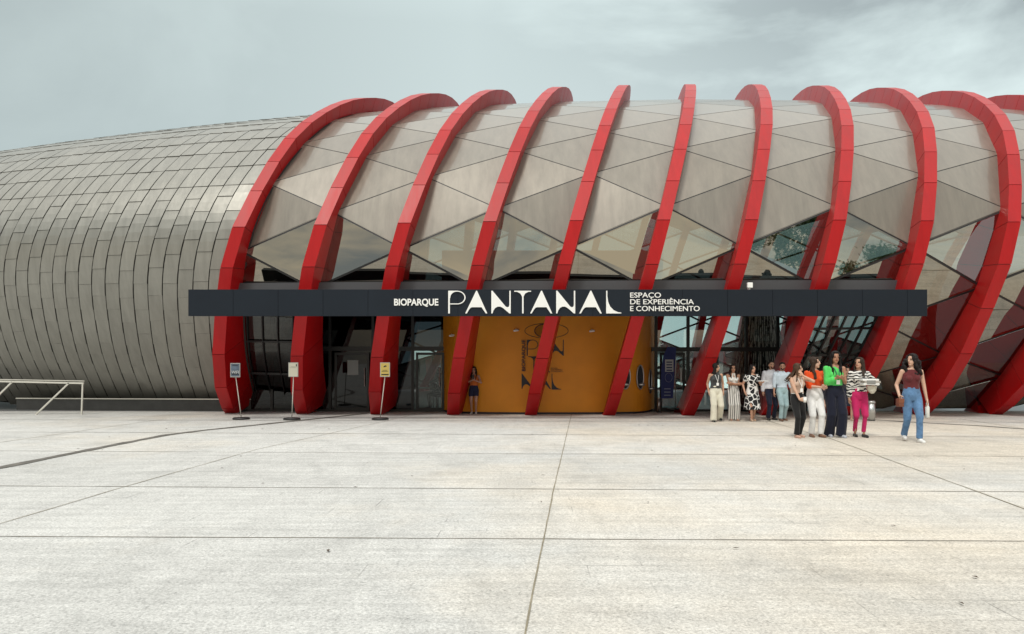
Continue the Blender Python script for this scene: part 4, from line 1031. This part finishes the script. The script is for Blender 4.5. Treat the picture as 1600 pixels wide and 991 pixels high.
    if lanyard:
        g = MB(); g.tube([V(-.035, -.02, .83), V(-.025, -.066, .78), V(-.004, -.098, .70), V(0, -.088, .665)], .0035*U, 5); g.tube([V(.035, -.02, .83), V(.025, -.066, .78), V(.004, -.098, .70), V(0, -.088, .665)], .0035*U, 5)
        g.build('lanyard', lanyard, e)
        g = MB(); c = V(0, -.092, .645); g.box(c.x-.021*U, c.x+.021*U, c.y-.004, c.y, c.z-.028*U, c.z+.022*U); g.build('badge', M['white'], e, bevel=.003)
    e['hands'] = 0; del e['hands']
    return e, U, hands
MW = lambda e, p: Matrix.Rotation(e.rotation_euler.z, 3, 'Z') @ p + e.location

GA = 'people walking out of the entrance'
white_c = (.72, .71, .68); navy_c = (.012, .015, .035)
person('woman in a sleeveless charcoal vest and wide cream trousers with a badge', 1118.5, 658.5, 566.5, yaw=4, skin=(.52, .30, .20), hair=((.012, .009, .008), 'bob'),
       top=('vest', cloth((.055, .058, .06)), .57), bottom=('wide', cloth((.66, .63, .52))), legs=(.10, -.06), stance=.075, head=(52, 6),
       arms=({'hand': (-.115, .02, .50), 'hint': (-.5, 1, 0)}, {'hand': (.135, .01, .50)}), group=GA, lanyard=M['white'], seed=1)
person('woman with arms crossed in a white halter top and black and white striped trousers', 1145.5, 657, 568, yaw=-2, skin=(.42, .22, .14), hair=((.015, .010, .008), 'wavy'),
       top=('halter', cloth(white_c), .62), bottom=('wide', pattern_mat('stripe'), .63), legs=(.03, .06), stance=.045, head=(-8, 6),
       arms=({'hand': (.055, -.105, .655), 'hint': (-.5, .2, -1), 'dir': (1, -.1, .05), 'palm': (0, 1, 0)}, {'hand': (-.055, -.090, .668), 'hint': (.5, .2, -1), 'dir': (-1, -.1, .05), 'palm': (0, 1, 0)}), group=GA, seed=2, shoes=((.35, .2, .14), 'flat'))
e3, U3, h3 = person('woman in a black and white blotch print midi dress carrying white papers', 1175.5, 658, 569, yaw=0, skin=(.50, .28, .19), hair=((.012, .010, .010), 'bob'),
       top=('dress', pattern_mat('blob'), .53), legs=(.05, -.05), stance=.028, head=(28, 4), arms=({'hand': (-.14, -.02, .52)}, {'hand': (.125, -.115, .69), 'hint': (.4, .4, -1), 'dir': (.3, -1, .1), 'palm': (0, 0, 1)}), group=GA, seed=3, shoes=((.50, .34, .24), 'heel'))
e4, U4, h4 = person('bearded man in a white long sleeved shirt and dark navy trousers', 1205, 656.5, 562.5, yaw=3, skin=(.52, .30, .20), hair=((.012, .010, .009), 'short'),
       top=('shirt', cloth((.66, .66, .70)), .53), bottom=('straight', cloth(navy_c)), legs=(.03, -.04), stance=.06, head=(0, 0), male=True, group=GA, seed=4)
person('bearded man in pale blue shirt and light jeans half hidden behind the long haired woman', 1222, 657.5, 565, yaw=6, skin=(.40, .22, .15), hair=((.012, .010, .009), 'short'),
       top=('light', cloth((.50, .58, .66)), .55), bottom=('straight', cloth((.30, .42, .45), var=.2)), legs=(.06, -.04), stance=.05, head=(-20, 0), male=True, group=GA, seed=5, shoes=((.16, .08, .05), 'flat'))
person('person in a dark skirt mostly hidden behind the woman in green', 1290, 656, 575, yaw=0, skin=(.50, .30, .22), hair=((.02, .014, .01), 'long'), top=('tee', cloth((.05, .05, .06))), bottom=('skirt', cloth((.02, .02, .03)), .615, .30), legs=(.0, .05), group=GA, seed=6)
person('person in a dark skirt behind the woman in zebra blouse and magenta trousers', 1323, 657, 572, yaw=0, skin=(.50, .30, .22), hair=((.02, .014, .01), 'long'), top=('tee', cloth((.03, .03, .035))), bottom=('skirt', cloth((.012, .014, .03)), .615, .27), legs=(.0, .05), stance=.065, group=GA, seed=7, shoes=((.45, .33, .26), 'flat'))
e6, U6, h6 = person('woman with long wind blown brown hair, beige top and black trousers', 1246, 683.5, 566.5, yaw=14, skin=(.56, .34, .24), hair=((.06, .032, .018), 'blown'),
       top=('tank', cloth((.52, .37, .29)), .60), bottom=('straight', cloth((.012, .012, .013))), legs=(.05, -.03), stance=.045, head=(38, 4),
       arms=({'hand': (-.06, -.14, .52), 'hint': (-1, .5, -.2), 'dir': (.5, -.8, -.1), 'palm': (1, 0, 0)}, {'hand': (.035, -.075, .835), 'hint': (.9, -.5, -.6), 'dir': (-.5, .1, .7), 'palm': (-.5, 1, 0)}), group=GA, lanyard=M['white'], seed=8, shoes=((.55, .33, .25), 'flat'), belt=M['white'])
person('woman in a bright orange short sleeved top and white trousers looking to her left', 1273, 682.5, 556.5, yaw=2, skin=(.58, .36, .27), hair=((.035, .02, .013), 'long'),
       top=('puff', cloth((.70, .075, .012)), .615), bottom=('straight', cloth((.74, .74, .74)), .62), legs=(.02, .06), stance=.05, head=(50, -3),
       arms=({'hand': (.03, -.13, .625), 'hint': (-.5, .4, -.8), 'dir': (1, -.1, 0), 'palm': (0, 1, 0)}, {'hand': (.075, -.135, .62), 'hint': (.5, .5, -.8), 'dir': (-.6, -.6, .2), 'palm': (0, .5, 1)}), group=GA, seed=9, shoes=((.20, .10, .06), 'flat'))
person('tall woman in a bright green one shoulder blouse and navy trousers', 1304.5, 683, 547, yaw=0, skin=(.40, .20, .125), hair=((.010, .008, .008), 'long'),
       top=('oneshoulder', cloth((.09, .58, .12)), .60), bottom=('wide', cloth((.008, .010, .024))), legs=(-.04, .05), stance=.05, head=(-4, 4),
       arms=({'hand': (-.015, -.125, .70), 'hint': (-.45, .4, -1), 'dir': (.9, -.3, -.05), 'palm': (0, .4, 1)}, {'hand': (.035, -.13, .69), 'hint': (.4, .4, -1), 'dir': (-.9, -.3, .1), 'palm': (0, .4, 1)}), group=GA, lanyard=cloth((.02, .03, .09)), seed=10, shoes=((.42, .44, .50), 'sneaker'))
e9, U9, h9 = person('smiling woman in a zebra stripe blouse and magenta trousers carrying boxes and papers', 1342, 682.5, 557, yaw=-6, skin=(.48, .27, .18), hair=((.035, .022, .015), 'wavy'),
       top=('blouse', pattern_mat('zebra'), .57), bottom=('slim', cloth((.52, .020, .12))), legs=(-.02, .06), stance=.04, head=(-46, -8),
       arms=({'hand': (-.125, -.02, .47)}, {'hand': (.10, -.14, .66), 'hint': (1, .5, -.5), 'dir': (.2, -1, 0), 'palm': (-1, 0, .3)}), group=GA, seed=11, shoes=((.02, .02, .02), 'flat'))
e10, U10, h10 = person('woman with big curly dark hair, maroon tank top and ripped blue jeans walking alone', 1424.5, 690, 551, yaw=-8, skin=(.58, .36, .26), hair=((.014, .010, .010), 'curly'),
       top=('tank', cloth((.12, .022, .025)), .60), bottom=('straight', cloth((.10, .20, .36), var=.3, vscale=9), .625), legs=(-.10, .10), stance=.05, head=(-58, 0),
       arms=({'hand': (-.150, -.05, .525), 'hint': (-.35, 1, 0), 'dir': (.1, -.6, -.7), 'palm': (1, 0, 0)}, {'hand': (.155, -.02, .475)}), group=GA, seed=42, shoes=((.75, .75, .74), 'sneaker'))
e12, U12, h12 = person('woman in an orange top and navy shorts looking at her phone by the ochre wall', 740.5, 647, 572, yaw=-4, skin=(.42, .25, .19), hair=((.02, .012, .01), 'long'),
       top=('tank', cloth((.48, .13, .03)), .60), bottom=('shorts', cloth((.015, .02, .055))), legs=(.0, .02), stance=.045, head=(-4, 14),
       arms=({'hand': (-.02, -.12, .715), 'hint': (-1, .2, -.6), 'dir': (.5, -.5, .5), 'palm': (0, 1, .4)}, {'hand': (.03, -.12, .715), 'hint': (1, .2, -.6), 'dir': (-.5, -.5, .5), 'palm': (0, 1, .4)}), seed=13, shoes=((.45, .45, .45), 'sneaker'))

# seated person behind the left door
def seated(label, loc, yaw, H=1.68):
    e = empty('person', loc, R(yaw), label, 'person'); U = H; V = lambda x, y, z: Vector((x*U, y*U, z*U)); b = MB()
    b.loft([(0, y*U, z*U, rx*U, ry*U) for y, z, rx, ry in ((.02, .265, .09, .07), (.015, .30, .098, .074), (.0, .36, .078, .058), (-.01, .44, .088, .062), (-.01, .50, .098, .06), (-.005, .545, .09, .048), (-.005, .57, .058, .04), (-.01, .59, .034, .034))], 20)
    hc = V(0, -.035, .665); b.cap(V(0, -.01, .58), hc-V(0, 0, .03), .029*U, .027*U)
    for c, r in (((0, .006, .016), (.044, .053, .054)), ((0, -.012, -.022), (.036, .042, .040)), ((0, -.052, -.008), (.009, .013, .014)), ((.045, .01, 0), (.006, .012, .018)), ((-.045, .01, 0), (.006, .012, .018))): b.ell(hc+V(*c), tuple(x*U for x in r))
    t = MB(); tr_ = MB(); shs = []
    for sx in (-1, 1):
        hp = V(sx*.05, .0, .29); kn = V(sx*.06, -.235, .29); an = V(sx*.06, -.21, .05)
        b.cap(hp, kn, .048*U, .034*U); b.cap(kn, an, .032*U, .02*U); b.cap(an+V(0, .01, -.02), an+V(0, -.08, -.03), .02*U, .016*U)
        tr_.cap(hp, kn, .056*U, .042*U); tr_.cap(kn, an+V(0, 0, .01), .040*U, .032*U)
        sh = V(sx*.1, -.005, .53); el, wr = ik(sh, V(sx*.05, -.22, .42), .165*U, .15*U, Vector((sx, .3, -1))); b.cap(sh, el, .03*U, .022*U); b.cap(el, wr, .022*U, .015*U)
        fd = (wr-el).normalized()
        for q_ in range(4): o_ = Vector((sx*(1.5-q_)*.018, 0, 0)); b.cap(wr+o_*.6, wr+fd*.08+o_, .014, .012, 8); b.cap(wr+fd*.08+o_, wr+fd*.13+o_+Vector((0, 0, -.03)), .010, .008, 8)
        b.cap(wr+Vector((-sx*.02, 0, 0)), wr+fd*.05+Vector((-sx*.05, 0, 0)), .012, .009, 8)
        t.cap(sh, el, .038*U, .034*U); t.cap(el, el.lerp(wr, .8), .034*U, .026*U)
        s_ = MB(); s_.cap(an+V(0, .014, -.022), an+V(0, -.088, -.03), .025*U, .019*U); shs.append(s_)
    t.loft([(0, y*U, z*U, rx*U, ry*U) for y, z, rx, ry in ((.02, .27, .104, .084), (.0, .36, .09, .07), (-.01, .44, .098, .072), (-.01, .50, .106, .07), (-.005, .545, .098, .057), (-.005, .565, .066, .047))], 20)
    remeshed(b, 'body', skin_mat((.34, .2, .14)), e, .0095, 2); remeshed(t, 'jacket', cloth((.02, .022, .028)), e, .012, 2, fold=(.006, 9, 6)); remeshed(tr_, 'trousers', cloth((.014, .014, .017)), e, .012, 2)
    for s_ in shs: remeshed(s_, 'shoe', cloth((.02, .02, .02), rough=.5), e, .01, 2)
    h = MB(); h.ell(hc+V(0, .014, .026), (.050*U, .054*U, .055*U)); h.ell(hc+V(0, -.01, .056), (.038*U, .034*U, .018*U)); remeshed(h, 'hair', hair_mat((.02, .015, .012)), e, .01, 1)
    k_ = MB(); k_.ell(hc+V(0, -.035, -.03), (.033*U, .028*U, .026*U)); remeshed(k_, 'face_mask', cloth((.6, .6, .6)), e, .009, 1)
cl_ = bpy.data.objects['chair'].location
seated('person in dark clothes seated at a small table behind the left glass door', Vector((cl_.x, cl_.y, cl_.z)), -90+10)

# things held in hands
def held(name, label, cat, e, wr, fn, off=(0, 0, 0)):
    p = MW(e, wr + Vector(off)); h = empty(name, p, e.rotation_euler.z, label, cat); fn(h); return h
def cup(h):
    m = MB(); m.lathe([(.030, -.05), (.038, .05)], 18); m.build('cup_body', M['white'], h, smooth=True); m = MB(); m.lathe([(.041, .05), (.041, .058), (.03, .064)], 18); m.build('lid', M['white'], h)
wr, fd, pn = h6[0]; held('paper_cup', 'white cup in the hand of the long haired woman in black trousers', 'cup', e6, wr+fd*.07, cup, (0.03, -.03, .0))
def bottle(h):
    m = MB(); m.lathe([(.036, -.30), (.042, -.29), (.042, -.08), (.022, -.045), (.022, -.02)], 20); m.build('bottle_body', mat('cream_plastic', (.72, .72, .68), .35), h, smooth=True); m = MB(); m.lathe([(.026, -.03), (.026, .0), (.02, .01)], 18); m.build('cap', M['white'], h)
    m = MB(); m.tube([(-.03, 0, -.03), (-.03, 0, .04), (.03, 0, .04), (.03, 0, -.03)], .006, 6); m.build('strap', M['black'], h)
wr, fd, pn = h10[1]; held('water_bottle', 'white water bottle hanging from the hand of the curly haired woman', 'bottle', e10, wr+fd*.07, bottle, (0, 0, -.02))
def purse(h):
    m = MB(); m.box(-.05, .05, -.10, .10, -.17, -.01); m.build('purse_body', mat('brown_leather', (.16, .05, .025), .5), h, bevel=.012); m = MB(); m.box(-.054, .054, -.104, -.0, -.09, .0); m.build('flap', mat('brown_leather_flap', (.20, .065, .03), .5), h, bevel=.008)
    m = MB(); m.tube([(0, -.08, -.01), (0, -.04, .05), (0, .04, .05), (0, .08, -.01)], .006, 6); m.build('strap', M['black'], h)
wr, fd, pn = h10[0]; held('purse', 'small brown leather purse at the side of the curly haired woman', 'purse', e10, wr+fd*.06, purse, (-.01, 0, -.01))
def phone(h):
    m = MB(); m.box(-.036, .036, -.006, .006, -.01, .14); m.build('phone_case', M['black'], h, bevel=.004); m = MB(); m.box(-.032, .032, .0062, .008, -.005, .135); m.build('screen', M['ink'], h)
held('phone', 'dark phone held by the woman in navy shorts', 'phone', e12, (h12[0][0]+h12[1][0])/2, phone, (0, -.05, .04))
def boxes(h):
    for k in range(3):
        m = MB(); a = random.uniform(-.03, .03); m.box(-.16+a, .17+a, -.13, .13, -.03+k*.045, .010+k*.045); m.build('box', M['white'] if k != 1 else mat('kraft_print', (.45, .42, .38), .7), h, bevel=.004)
    m = MB(); m.box(-.09, .09, -.135, -.131, -.012, .07); m.build('print', mat('grey_print', (.25, .25, .24), .7), h)
wr, fd, pn = h9[1]; bx = held('package_stack', 'stack of white printed boxes under the arm of the woman in the zebra blouse', 'boxes', e9, wr+fd*.05, boxes, (-.07, .0, .03))
def bagf(h):
    m = MB(); m.loft([(0, 0, -.17, .04, .05), (0, 0, -.10, .09, .07), (0, 0, -.02, .10, .08), (0, 0, .0, .09, .07)], 16); remeshed(m, 'bag_body', mat('cream_canvas', (.62, .58, .48), .8), h, .008, 1, fold=(.008, 14, 14))
held('cloth_bag', 'cream cloth bag below the stack of boxes', 'bag', e9, wr+fd*.05, bagf, (-.01, .0, -.015))
def papers(h):
    for k in range(3): m = MB(); m.box(-.15+k*.01, .13, -.10, .10-k*.01, k*.006, k*.006+.004); m.build('sheet', M['white'], h)
wr, fd, pn = h3[1]; held('papers', 'white papers carried on the forearm of the woman in the blotch print dress', 'papers', e3, wr, papers, (.02, -.03, .035))

# ------------------------------------------------------------------ small leaves blown over the paving
lv = MB(); rg = random.Random(3)
for k in range(46):
    x, y = rg.uniform(-9, 9), rg.uniform(4.2, 21); a = rg.uniform(0, 6.28); l_, w_ = rg.uniform(.02, .045), rg.uniform(.008, .018)
    c_, s_ = math.cos(a), math.sin(a)
    lv.add([(x-l_*c_, y-l_*s_, GZ+.012), (x+w_*s_, y-w_*c_, GZ+.02), (x+l_*c_, y+l_*s_, GZ+.014), (x-w_*s_, y+w_*c_, GZ+.018)], [(0, 1, 2), (0, 2, 3)])
tag(lv.build('fallen_leaves', mat('dry_leaf', (.06, .035, .02), .8)), kind='stuff')
# ------------------------------------------------------------------ trees across the plaza, mirrored by the glass
def tree(x, y, h, label, rg):
    e = empty('tree', (x, y, GZ), rg.uniform(0, 6), label, 'tree', 'trees across the plaza'); m = MB()
    m.tube([(0, 0, 0), (.1, .05, h*.3), (0, .1, h*.55)], [h*.03, h*.024, h*.015], 10); cr = MB()
    for k in range(9):
        a = rg.uniform(0, 6.28); b_ = Vector((math.cos(a)*h*.22, math.sin(a)*h*.22, h*rg.uniform(.5, .85))); m.tube([(0, .05, h*rg.uniform(.3, .5)), b_*.6+Vector((0, 0, h*.2)), b_], [h*.012, h*.008, h*.003], 6)
    m.build('trunk', M['bark'], e, smooth=True)
    cs_ = [Vector((rg.gauss(0, .17)*h, rg.gauss(0, .17)*h, h*rg.uniform(.45, .97))) for _ in range(26)]
    for k in range(6500):
        c = rg.choice(cs_); d = Vector((rg.gauss(0, 1), rg.gauss(0, 1), rg.gauss(0, .8)))*h*.045; p = c+d; n_ = Vector((rg.gauss(0, 1), rg.gauss(0, 1), rg.gauss(0, 1))).normalized(); t1 = n_.orthogonal().normalized()*h*.016; t2 = n_.cross(t1)*.5
        cr.add([p-t1, p-t2, p+t1, p+t2], [(0, 1, 2, 3)])
    cr.build('crown', M['foliage'], e)
rg = random.Random(11)
tree(34, -48, 13, 'round leafy tree across the plaza mirrored in the glass by the eighth rib', rg)
tree(44, -52, 15, 'tall leafy tree across the plaza mirrored in the glass by the tenth rib', rg)
tree(58, -50, 12, 'spreading leafy tree across the plaza mirrored in the rightmost glass', rg)
